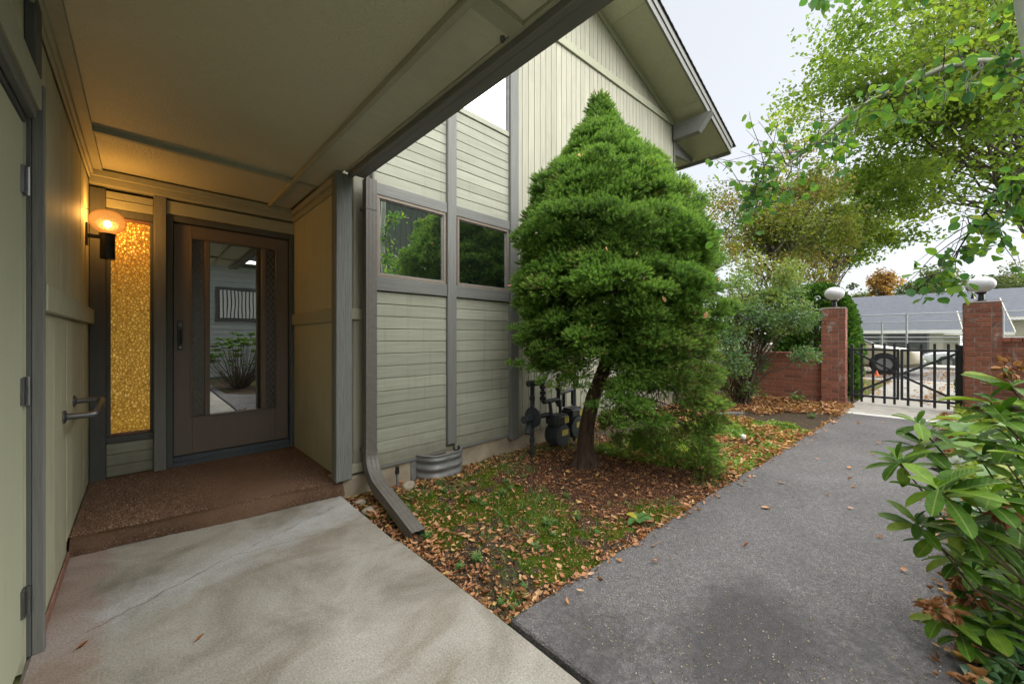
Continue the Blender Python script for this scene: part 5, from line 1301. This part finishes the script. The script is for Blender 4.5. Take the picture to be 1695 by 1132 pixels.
ros = [(1520, 702, 1.5, .115, -.55), (1490, 766, 1.45, .105, -.8), (1524, 738, 1.5, .12, -.4), (1640, 665, 1.45, .135, -.35), (1655, 690, 1.4, .14, -.2), (1555, 812, 1.28, .145, -.75), (1640, 825, 1.25, .15, -.1), (1590, 795, 1.36, .13, -.4),
       (1518, 868, 1.4, .105, -.6), (1600, 868, 1.35, .115, -.3), (1545, 890, 1.4, .1, -.7), (1580, 925, 1.42, .11, -.7), (1645, 900, 1.4, .12, -.2), (1560, 1020, 1.45, .11, -.7), (1590, 1050, 1.42, .11, -.3), (1640, 1040, 1.4, .12, 0), (1675, 640, 1.5, .14, .1),
       (1680, 745, 1.4, .14, 0), (1690, 860, 1.35, .14, .2), (1625, 760, 1.55, .13, -.2), (1688, 960, 1.4, .12, .1), (1560, 770, 1.6, .12, -.4), (1610, 960, 1.5, .11, -.4)]
for _ in range(44):
    py = random.uniform(640, 1080); px = random.uniform(np.interp(py, [600, 700, 800, 900, 1000, 1100], [1680, 1640, 1610, 1620, 1600, 1610]), 1850); ros.append((px, py, random.uniform(1.45, 2.15), random.uniform(.1, .14), random.uniform(-.5, .4)))
for _ in range(30):
    ros.append((random.uniform(1740, 2500), random.uniform(650, 1000), random.uniform(1.0, 2.0), random.uniform(.11, .14), random.uniform(-.5, .5)))
RP, RD, RS = [], [], []; stm = MB(); hubs = []
for px, py, F, L, lean in ros:
    c = at_f(px, py, F)
    if c.z < .06: c.z = .06 + random.uniform(0, .1)
    ax = (Vector((0, 0, 1)) + Vector(RIGHT) * lean + Vector(FWD) * random.uniform(-.35, -.05)).normalized()
    a1 = ax.orthogonal().normalized(); a2 = ax.cross(a1); n = random.randint(8, 11); ph0 = random.uniform(0, 6.28)
    for k in range(n):
        ph = ph0 + k * 2.399; el = random.uniform(-.12, .3) + (.75 if k > n - 3 else 0)
        d = (math.cos(ph) * a1 + math.sin(ph) * a2) * math.cos(el) + ax * math.sin(el)
        RP.append(npv(c + ax * .012 * (k - n / 2) * .4)); RD.append(npv(d)); RS.append(L * random.uniform(.72, 1.1) * (.6 if el > .6 else 1))
    g = rb + Vector((random.uniform(-.3, .3), random.uniform(-.3, .3), 0)); pth = bez(g, c - ax * .005, -.14, 6, .05); stm.tube(pth, [.009, .0075, .006, .005, .004, .0034, .003], 6, cap=False)
stm.build('stems', m_twig, rho, smooth=True, kind='stuff')
RP, RD, RS = np.array(RP), np.array(RD), np.array(RS); Fd = RP @ FWD; pxs = CX + FPX * (RP @ RIGHT) / Fd
order = np.argsort(-(RS / np.maximum(Fd, .3)) * ((pxs < 1760) & (Fd > .5)))
LM = [tmpl_mesh('leaf', T_, F_, L_RHODO) for T_, F_ in LLT]
for i in order[:300]: place(LM[i % 5], 'leaf', rho, RP[i], RD[i], float(RS[i]), .25)
rest = order[300:]
Vc, Fc = scatter(*LLT[1], RP[rest], RD[rest], RS[rest], up=(0, 0, 1), roll=.3); npmesh('foliage', Vc, Fc, L_RHODOM, rho, smooth=True, attr=attr_rep(RNG.uniform(size=len(rest)), len(LLT[1][0])), kind='stuff')
print('rhodo leaves', len(RP))
m_petal = leafmat('pale blossom', [(0, (.6, .62, .7)), (1, (.75, .76, .8))], .5, .3, .3, 5, .1)
for px, py, F in ((1566, 776, 1.42), (1594, 778, 1.42), (1582, 766, 1.45)):
    c = npv(at_f(px, py, F)); n = 9; d = unit(n); d[:, 2] = np.abs(d[:, 2]) + .1; Vc, Fc = scatter(*LEAF6, np.repeat(c[None], n, 0), d, RNG.uniform(.022, .034, n)); npmesh('blossom', Vc, Fc, m_petal, rho, attr=attr_rep(RNG.uniform(size=n), 7))
for px, py, F, rr in ((1672, 610, 1.5, .045), (1655, 845, 1.3, .04), (1570, 1010, 1.42, .04), (1545, 1005, 1.42, .03), (1610, 985, 1.45, .04), (1600, 1090, 1.45, .04), (1585, 960, 1.5, .03)):
    c = npv(at_f(px, py, F)); n = 34; d = unit(n); Vc, Fc = scatter(*CURLS[2], c + d * rr * .5, d + [0, 0, -.4], RNG.uniform(.02, .045, n)); npmesh('withered_head', Vc, Fc, L_DRY, rho, attr=attr_rep(RNG.uniform(0, .5, n), 15), kind='stuff')
# second bush further back along the border (mirrored in the door glass)
def mass(label, c, rad, nros, L):
    r = thing('rhododendron', label, 'shrub', (c[0], c[1], -.05)); P, D, S = [], [], []; sm = MB()
    for _ in range(nros):
        d = unit(1)[0]; d[2] = abs(d[2]); cc = np.array(c) + d * np.array(rad) * random.uniform(.75, 1); sm.tube(bez((c[0], c[1], -.1), cc, -.1, 4, .05), [.012, .009, .007, .005, .003], 5, cap=False)
        ph = np.arange(9) * 2.399; el = RNG.uniform(-.2, .4, 9); P.append(np.repeat(cc[None], 9, 0)); D.append(np.stack([np.cos(ph) * np.cos(el), np.sin(ph) * np.cos(el), np.sin(el)], 1) + d * .3); S.append(L * RNG.uniform(.75, 1.15, 9))
    sm.build('stems', m_twig, r, kind='stuff'); P, D, S = np.vstack(P), np.vstack(D), np.concatenate(S)
    Vc, Fc = scatter(*LLT[0], P, D, S, up=(0, 0, 1), roll=.3); npmesh('foliage', Vc, Fc, L_RHODOM, r, smooth=True, attr=attr_rep(RNG.uniform(size=len(P)), 21), kind='stuff')
mass('broad rhododendron behind the glossy one, seen again in the door glass', (1.7, -2.5, .55), (.75, .7, .75), 95, .13)
mass('low rhododendron along the border beneath the right brick wall', (7.6, -1.75, .1), (.9, .7, .55), 70, .13)
# broad leaved perennials
def perennial(label, px, py, F, n, L):
    c = at_f(px, py, F); r = thing('hosta', label, 'plant', (c.x, c.y, -.05), 'broad leaved plants along the border'); me = [tmpl_mesh('leaf', *long_leaf(.62, .35, .3, s), L_HOSTA) for s in range(2)]
    for k in range(n):
        ph = k * 2.399; e = Vector((math.cos(ph), math.sin(ph), 0)); b0 = Vector((c.x, c.y, -.03)); h = random.uniform(.1, .3); q = b0 + e * random.uniform(.05, .16) + Vector((0, 0, h))
        MB().tube([b0, b0.lerp(q, .6) + Vector((0, 0, .03)), q], [.006, .005, .004], 5, cap=False).build('stalk', L_WEED, r)
        place(me[k % 2], 'leaf', r, q, e + Vector((0, 0, random.uniform(-.1, .35))), L * random.uniform(.7, 1.15), .3)
perennial('pale green broad veined plant beside the path edge', 1612, 715, 4.2, 20, .25)
perennial('broad veined plant with yellowing leaves behind the rhododendron whorls', 1652, 728, 3.5, 20, .24)
perennial('broad veined plant close to the glossy rhododendron', 1690, 745, 2.9, 16, .2)
perennial('farther broad veined plant below the right brick wall', 1660, 690, 5.6, 18, .26)
# ================================================================== GROUND COVER AND LITTER
def in_bed(n, x0, x1):
    x = RNG.uniform(x0, x1, n); lo = np.array([path_left(q) for q in x]); y = lo + RNG.uniform(0, 1, n) * (2.97 - lo); return x, y
# moss: short tips standing wherever the soil is mossy
x, y = in_bed(260000, 1.1, 3.6); m = moss_amount(x, y); keep = m > .45 + RNG.uniform(size=len(x)) * .12; x, y, m = x[keep][:90000], y[keep][:90000], m[keep][:90000]
p = np.stack([x, y, soil_z(x, y) - .002], 1); cl_ = vnoise(p[:, :2], 30, 6, 2)
d = RNG.normal(size=p.shape) * .55 + [0, 0, 1]; s = (.006 + .016 * cl_) * RNG.uniform(.7, 1.2, len(p))
Vc, Fc = scatter([(0, -.16, 0), (0, .16, 0), (1, 0, 0)], [(0, 1, 2)], p, d, s)
rn = np.clip(.75 * vnoise(p[:, :2], 7, 8, 3) + .4 * RNG.uniform(size=len(p)) - .1, 0, 1)
tag(npmesh('moss', Vc, Fc, L_MOSS, attr=attr_rep(rn, 3), kind='stuff'), 'cushions of green moss over the bed between slab and spruce', 'moss')
# clods of soil and needle litter under the spruce
T8 = [(1, 0, 0), (-1, 0, 0), (0, 1, 0), (0, -1, 0), (0, 0, 1), (0, 0, -1)]; F8 = [(0, 2, 4), (2, 1, 4), (1, 3, 4), (3, 0, 4), (2, 0, 5), (1, 2, 5), (3, 1, 5), (0, 3, 5)]
x, y = in_bed(5200, 1.1, 6); keep = moss_amount(x, y) < .5; x, y = x[keep], y[keep]; p = np.stack([x, y, soil_z(x, y)], 1)
Vc, Fc = scatter(T8, F8, p, unit(len(p)), RNG.uniform(.003, .014, len(p)) * RNG.uniform(.5, 1.3, len(p)))
Vc = Vc + RNG.normal(size=Vc.shape) * .0015
L_CLOD = leafmat('dark clods', [(0, (.02, .015, .011)), (.6, (.055, .042, .03)), (1, (.12, .095, .07))], .95, 0, .1, 9, .2)
tag(npmesh('soil_clods', Vc, Fc, L_CLOD, attr=attr_rep(RNG.uniform(size=len(p)), 6), kind='stuff'), 'crumbled dark soil between the moss patches', 'soil')
n = 15000; x = RNG.normal(3.2, .62, n); y = RNG.normal(1.75, .5, n); keep = (y < 2.9) & (y > np.array([path_left(q) for q in x]) + .03) & (x > 1.5); x, y = x[keep], y[keep]; p = np.stack([x, y, soil_z(x, y) + RNG.uniform(0, .008, len(x))], 1)
d = RNG.normal(size=p.shape) * [1, 1, .18]; Vc, Fc = scatter([(0, -.035, 0), (0, .035, 0), (1, .03, 0), (1, -.03, 0)], [(0, 1, 2, 3)], p, d, RNG.uniform(.014, .04, len(p)), up=(0, 0, 1), roll=.3)
L_NEED = leafmat('fallen needles', [(0, (.09, .035, .018)), (.6, (.19, .08, .04)), (1, (.28, .15, .08))], .9, 0, .1, 5, .2)
tag(npmesh('needle_litter', Vc, Fc, L_NEED, attr=attr_rep(RNG.uniform(size=len(p)), 4), kind='stuff'), 'red brown fallen needles under the spruce', 'litter')
tw = MB()
for _ in range(46):
    x0, y0 = random.uniform(1.9, 3.9), random.uniform(1.05, 2.7); a = random.uniform(0, 6.28); l = random.uniform(.06, .3); P0 = Vector((x0, y0, float(soil_z(np.array([x0]), np.array([y0]))[0]) + .006)); tw.tube(bez(P0, P0 + Vector((l * math.cos(a), l * math.sin(a), random.uniform(0, .02))), .02, 4, .06), [.003, .0028, .0022, .002, .001], 4)
tag(tw.build('fallen_twigs', m_twig, kind='stuff'), 'thin dead twigs lying in the bed below the spruce', 'twigs')

# crumbled leaf bits and fine grass over the whole bed
n = 26000; x, y = in_bed(n, 1.1, 4.2); p = np.stack([x, y, soil_z(x, y) + RNG.uniform(.001, .008, n)], 1); keep = RNG.uniform(size=n) < .25 + .9 * vnoise(p[:, :2], 5, 77, 3); p = p[keep]
Vc, Fc = scatter([(0, -.3, 0), (.5, -.45, .08), (1, .1, 0), (.4, .4, .1)], [(0, 1, 2, 3)], p, RNG.normal(size=p.shape) * [1, 1, .3], RNG.uniform(.004, .014, len(p)), up=(0, 0, 1), roll=.6)
tag(npmesh('leaf_crumbs', Vc, Fc, L_DRY, attr=attr_rep(RNG.uniform(0, .95, len(p)), 4), kind='stuff'), 'crumbled bits of dry leaf strewn over the moss and soil', 'leaf litter')
n = 16000; x, y = in_bed(n, 1.1, 4.4); p = np.stack([x, y, soil_z(x, y)], 1); keep = (vnoise(p[:, :2], 3.2, 91, 3) > .5) & (mulch_amount(x, y) < .75); p = p[keep]
Vc, Fc = scatter([(0, -.06, 0), (0, .06, 0), (.6, .03, .05), (1, 0, -.05)], [(0, 1, 2, 3)], p, RNG.normal(size=p.shape) * .6 + [0, 0, 1], RNG.uniform(.018, .05, len(p)))
tag(npmesh('fine_grass', Vc, Fc, L_WEED, attr=attr_rep(RNG.uniform(size=len(p)), 4), kind='stuff'), 'sparse fine grass growing through the moss', 'grass')

# low leafy cover further along the bed and on the right border
def cover(name, label, x, y, hmax, s0, s1, mat, tmpl=LEAF6, up=.6):
    n = len(x); h = hmax * np.clip(vnoise(np.stack([x, y], 1), 3.5, 12, 3) * 1.6 - .3, .05, 1); p = np.stack([x, y, soil_z(x, y) + RNG.uniform(0, 1, n) * h], 1); d = RNG.normal(size=p.shape) * [1, 1, .5] + [0, 0, .25]
    Vc, Fc = scatter(*tmpl, p, d, RNG.uniform(s0, s1, n), up=(0, 0, 1), roll=.6); rn = np.clip(.6 * vnoise(p[:, :2], 1.3, 21, 3) + .5 * RNG.uniform(size=n), 0, 1)
    tag(npmesh(name, Vc, Fc, mat, attr=attr_rep(rn, len(tmpl[0])), kind='stuff'), label, 'ground cover')
n = 60000; x = RNG.uniform(3.3, 9.0, n); lo = np.array([path_left(q) for q in x]); y = lo + .03 + RNG.uniform(0, 1, n) ** 1.5 * 1.3
k = vnoise(np.stack([x, y], 1), 1.4, 33, 3) * np.clip((7.3 - x) / 1.2, .25, 1) * np.clip((x - 3.2) / .6, .2, 1); keep = (k > .33); x, y = x[keep][:26000], y[keep][:26000]
cover('ground_cover', 'yellow green low ground cover along the left edge of the path', x, y, .09, .018, .045, L_COVER)
n = 9000; x = RNG.uniform(2.0, 4.2, n); y = np.array([path_right(q) for q in x]) - .0 - RNG.uniform(0, 1, n) ** 1.2 * 1.5; cover('ground_cover', 'dark glossy low leaves under the rhododendron', x, y, .2, .03, .06, L_IVY)
n = 16000; x = RNG.uniform(4.0, 9.0, n); y = np.array([path_right(q) for q in x]) - .1 - RNG.uniform(0, 1, n) ** 1.1 * 2.2; cover('ground_cover', 'mixed green low plants along the right border', x, y, .28, .03, .08, L_COVER)
n = 9000; x = RNG.uniform(10, 15, n); y = np.where(RNG.uniform(size=n) < .6, .72 + RNG.uniform(0, 1, n) ** 2 * 1.5, -.78 - RNG.uniform(0, 1, n) * 2) - (x - 9) * .05 * 0
L_GRASS = leafmat('verge grass', [(0, (.08, .13, .025)), (.6, (.15, .2, .04)), (1, (.24, .26, .06))], .7, .3, .2, 2, .3)
p = np.stack([x, y, np.full(n, -.06)], 1); Vc, Fc = scatter([(0, -.05, 0), (0, .05, 0), (1, 0, 0)], [(0, 1, 2)], p, RNG.normal(size=p.shape) * .4 + [0, 0, 1], RNG.uniform(.05, .11, n)); tag(npmesh('verge_grass', Vc, Fc, L_GRASS, attr=attr_rep(RNG.uniform(size=n), 3), kind='stuff'), 'short grass beside the walkway beyond the gate', 'grass')

# small weeds, each a plant of its own
wt = []
for v in range(3):
    T_, F_ = [], []; r = random.Random(v + 40)
    for k in range(9):
        a = k * 2.399; h = r.uniform(.3, 1.0); q = np.array([.18 * math.cos(a) * h, .18 * math.sin(a) * h, h * .8])
        for j in range(7):
            d = np.array([math.cos(a + j * 2.1), math.sin(a + j * 2.1), r.uniform(-.1, .7)]); Lq = r.uniform(.28, .5); o_ = q * (.45 + .55 * j / 6); sd_ = np.cross(d, [0, 0, 1]); sd_ /= np.linalg.norm(sd_) + 1e-6
            i = len(T_); T_ += [o_, o_ + d * Lq * .5 + sd_ * Lq * .14, o_ + d * Lq + [0, 0, -.05], o_ + d * Lq * .5 - sd_ * Lq * .14]; F_.append((i, i + 1, i + 2, i + 3))
    me = bpy.data.meshes.new('weed'); me.from_pydata([tuple(map(float, t)) for t in T_], [], F_); me.materials.append(L_WEED)
    at_ = me.attributes.new('rnd', 'FLOAT', 'POINT'); at_.data.foreach_set('value', np.repeat(np.array([r.random() for _ in F_], dtype=np.float32), 4)); wt.append(me)
def weed(px, py, s, label, group='small weeds in the mossy bed'):
    d = _ray(px, py); t = (-.035 - CAMH) / d[2]; x_, y_ = d[0] * t, d[1] * t
    o = bpy.data.objects.new('weed', wt[random.randint(0, 2)]); C.objects.link(o); o.location = (x_, y_, float(soil_z(np.array([x_]), np.array([y_]))[0]) - .005); o.scale = (s, s, s * random.uniform(.7, 1)); o.rotation_euler = (0, 0, random.uniform(0, 6.28)); tag(o, label, 'weed', group)
for px, py in ((672, 845), (690, 850), (708, 842), (722, 850), (742, 848), (680, 830), (702, 815), (735, 815), (752, 800), (765, 805), (785, 832), (800, 838), (772, 790), (728, 802), (838, 800), (845, 812), (832, 822), (855, 768), (868, 790), (905, 870), (918, 866), (885, 905), (915, 885), (938, 822), (868, 962), (852, 998), (830, 990), (866, 978), (790, 925), (760, 935), (955, 858), (990, 880)):
    weed(px, py, random.uniform(.045, .085), 'small feathery green weed growing in the mossy bed')
weed(705, 890, .09, 'bushy green weed at the open end of the downspout run')
weed(612, 822, .055, 'tiny weed below the downspout elbow'); weed(648, 862, .07, 'weed leaning against the slab side of the downspout run', None)
for px, py, s, lb in ((1318, 668, .3, 'leafy yellow green seedling shrub before the brick wall'), (1268, 660, .2, 'small green plant at the foot of the brick wall beside the shrub stems'), (1300, 650, .26, 'feathery green plant against the brick wall'), (1330, 648, .16, 'dark leaved small plant against the brick wall beside the pillar'), (1372, 662, .14, 'small plant at the foot of the left gate pillar'), (1345, 690, .13, 'low grey green tuft near the path edge before the gate'), (1185, 745, .2, 'bright green weed at the skirt of the spruce by the path')):
    weed(px, py, s, lb, None)
# broad leaved rosette near the path
d_ = _ray(1055, 862); t_ = (-.03 - CAMH) / d_[2]; q = Vector((d_[0] * t_, d_[1] * t_, -.03)); pl = thing('plantain', 'flat rosette of broad pale green leaves near the path edge', 'plant', tuple(q)); me = tmpl_mesh('leaf', *long_leaf(.5, .2, .3, 8), L_HOSTA)
for k in range(9): place(me, 'leaf', pl, q + Vector((0, 0, .012)), (math.cos(k * .75), math.sin(k * .75), random.uniform(.1, .5)), random.uniform(.06, .1), .2)

# fallen leaves: the ones that show largest are objects, the rest one mass
def litter(n, fx): return fx(n)
P_, S_ = [], []
def put(x, y, s): P_.append(np.stack([x, y], 1)); S_.append(s)
n = 8000; x, y = in_bed(n, 1.1, 3.9); lo = np.array([path_left(q) for q in x]); wgt = .22 + .75 * np.clip(1 - (x - 1.08) / .35, 0, 1) + .7 * np.clip(1 - (y - lo) / .3, 0, 1) + .5 * (vnoise(np.stack([x, y], 1), 2.6, 55, 3) > .53) + .5 * np.clip((y - 2.6) / .3, 0, 1)
keep = RNG.uniform(size=n) < wgt * .62; put(x[keep], y[keep], RNG.uniform(.018, .048, keep.sum()))
n = 420; x = RNG.uniform(1.1, 1.32, n); y = RNG.uniform(1.2, 2.9, n); put(x, y, RNG.uniform(.018, .042, n))
n = 10000; x = RNG.uniform(3.6, 9.1, n); lo = np.array([path_left(q) for q in x]); y = lo + RNG.uniform(0, 1, n) ** 1.2 * 2.1; keep = vnoise(np.stack([x, y], 1), 1.2, 66, 3) > .40; put(x[keep], y[keep], RNG.uniform(.03, .07, keep.sum()))
n = 260; x = RNG.uniform(1.4, 2.7, n); y = RNG.uniform(2.72, 2.95, n); put(x, y, RNG.uniform(.03, .055, n))
n = 3600; x = RNG.uniform(2.0, 9.0, n); y = np.array([path_right(q) for q in x]) + .03 - RNG.uniform(0, 1, n) ** 1.8 * 1.6; put(x, y, RNG.uniform(.03, .07, n))
n = 420; x = RNG.uniform(1.15, 8.0, n); y = np.array([path_left(q) for q in x]) - np.abs(RNG.normal(0, .05, n)) + .02; put(x, y, RNG.uniform(.018, .042, n))
n = 420; x = RNG.uniform(2.0, 8.0, n); y = np.array([path_right(q) for q in x]) + np.abs(RNG.normal(0, .06, n)); put(x, y, RNG.uniform(.018, .042, n))
P_, S_ = np.vstack(P_), np.concatenate(S_); zz = soil_z(P_[:, 0], P_[:, 1]) + RNG.uniform(.002, .018, len(P_)) + np.where(P_[:, 0] > 3.6, RNG.uniform(0, .06, len(P_)), 0)
plv = np.array([path_left(q) for q in P_[:, 0]]); prv = np.array([path_right(q) for q in P_[:, 0]]); onp = (P_[:, 1] < plv + .01) & (P_[:, 1] > prv - .01); zz = np.where(onp, np.maximum(zz * 0, RNG.uniform(.001, .008, len(zz))), zz)
P3 = np.column_stack([P_, zz])
dd = RNG.normal(size=P3.shape) * [1, 1, .28]; dd[:, 2] = np.where(onp, np.abs(dd[:, 2]) * .4, dd[:, 2]); Fd = P3 @ FWD; pxs = CX + FPX * (P3 @ RIGHT) / Fd; pys = CY - FPX * (P3[:, 2] - CAMH) / Fd
inview = (pxs > 560) & (pxs < 1560) & (pys < 1125) & (Fd > .4); order = np.argsort(-(S_ / Fd) * inview)
CM = [tmpl_mesh('fallen_leaf', T_, F_, L_DRYO) for T_, F_ in CURLS]
NB_ = 270
for i in order[:NB_]:
    o = place(CM[i % 5], 'fallen_leaf', None, P3[i], dd[i], float(S_[i]), .5); tag(o, 'curled brown fallen leaf lying in the mossy bed beside slab and path', 'leaf', 'fallen leaves in the mossy bed')
rest = order[NB_:]; ch = RNG.integers(0, 5, len(rest)); Va, Fa, Ra, n0 = [], [], [], 0
for c in range(5):
    s = rest[ch == c]; Vc, Fc = scatter(*CURLS[c], P3[s], dd[s], S_[s], up=(0, 0, 1), roll=.5); Va.append(Vc); Fa.append(Fc + n0); n0 += len(Vc); Ra.append(np.repeat(np.clip(RNG.uniform(size=len(s)), 0, 1), 15))
tag(npmesh('leaf_litter', np.vstack(Va), np.vstack(Fa), L_DRY, attr={'rnd': np.concatenate(Ra)}, kind='stuff'), 'tawny fallen leaves strewn over the beds on both sides of the path', 'leaf litter')
n = 2600; x = RNG.uniform(10, 21, n); y = np.where(RNG.uniform(size=n) < .5, RNG.uniform(.3, 3, n), RNG.uniform(-3, .3, n)); keep = (np.abs(y + .04 * x - .5) > .25) | (RNG.uniform(size=n) < .1); x, y = x[keep], y[keep]
p = np.stack([x, y, np.where(x < 15, .004, -.02)], 1); Vc, Fc = scatter(*CURLS[1], p, RNG.normal(size=p.shape) * [1, 1, .2], RNG.uniform(.05, .1, len(p)), up=(0, 0, 1), roll=.4); tag(npmesh('leaf_litter', Vc, Fc, L_DRY, attr=attr_rep(RNG.uniform(.3, 1, len(p)), 15), kind='stuff'), 'fallen leaves scattered along the street beyond the gate', 'leaf litter')
for px, py in ((1402, 794), (1412, 842), (1450, 889), (1413, 807), (1404, 776), (1320, 740), (1494, 721), (1450, 733), (1372, 821), (1533, 999), (1545, 974), (1508, 1017), (1555, 857), (1380, 700), (1440, 752), (1260, 840), (1230, 905), (1300, 800), (1460, 700), (1350, 760), (1090, 930), (1500, 690), (1330, 715), (1425, 702)):
    d = _ray(px, py); t = -CAMH / d[2]; o = place(CM[random.randint(0, 4)], 'fallen_leaf', None, (d[0] * t, d[1] * t, .002), (random.uniform(-1, 1), random.uniform(-1, 1), .1), random.uniform(.035, .06), .25); tag(o, 'single dry leaf lying on the grey asphalt path', 'leaf', 'dry leaves lying on the path')
for px, py, lb in ((322, 1066, 'rust brown leaf sliver lying in the middle of the slab'), (126, 1078, 'dark leaf scrap on the slab beside the left wall')):
    d = _ray(px, py); t = -CAMH / d[2]; o = place(CM[2], 'fallen_leaf', None, (d[0] * t, d[1] * t, .003), (1, .5, .1), .035, .2); tag(o, lb, 'leaf')
# grit and seed husks on the asphalt
n = 2200; x = np.abs(RNG.normal(0, .8, n)) + 1.25; y = RNG.uniform(-.6, 1.0, n); keep = (y < np.array([path_left(q) for q in x]) - .02) & (y > -.6 - 0 * x); x, y = x[keep], y[keep]
p = np.stack([x, y, np.full(len(x), -.002)], 1); Vc, Fc = scatter(T8, F8, p, unit(len(p)), RNG.uniform(.0012, .0035, len(p)))
L_GRIT = leafmat('pale grit', [(0, (.2, .15, .08)), (.6, (.36, .3, .18)), (1, (.5, .48, .44))], .9, 0, .1, 5, .1)
tag(npmesh('grit', Vc, Fc, L_GRIT, attr=attr_rep(RNG.uniform(size=len(p)), 6), kind='stuff'), 'pale grit and seed husks scattered on the near path', 'grit')
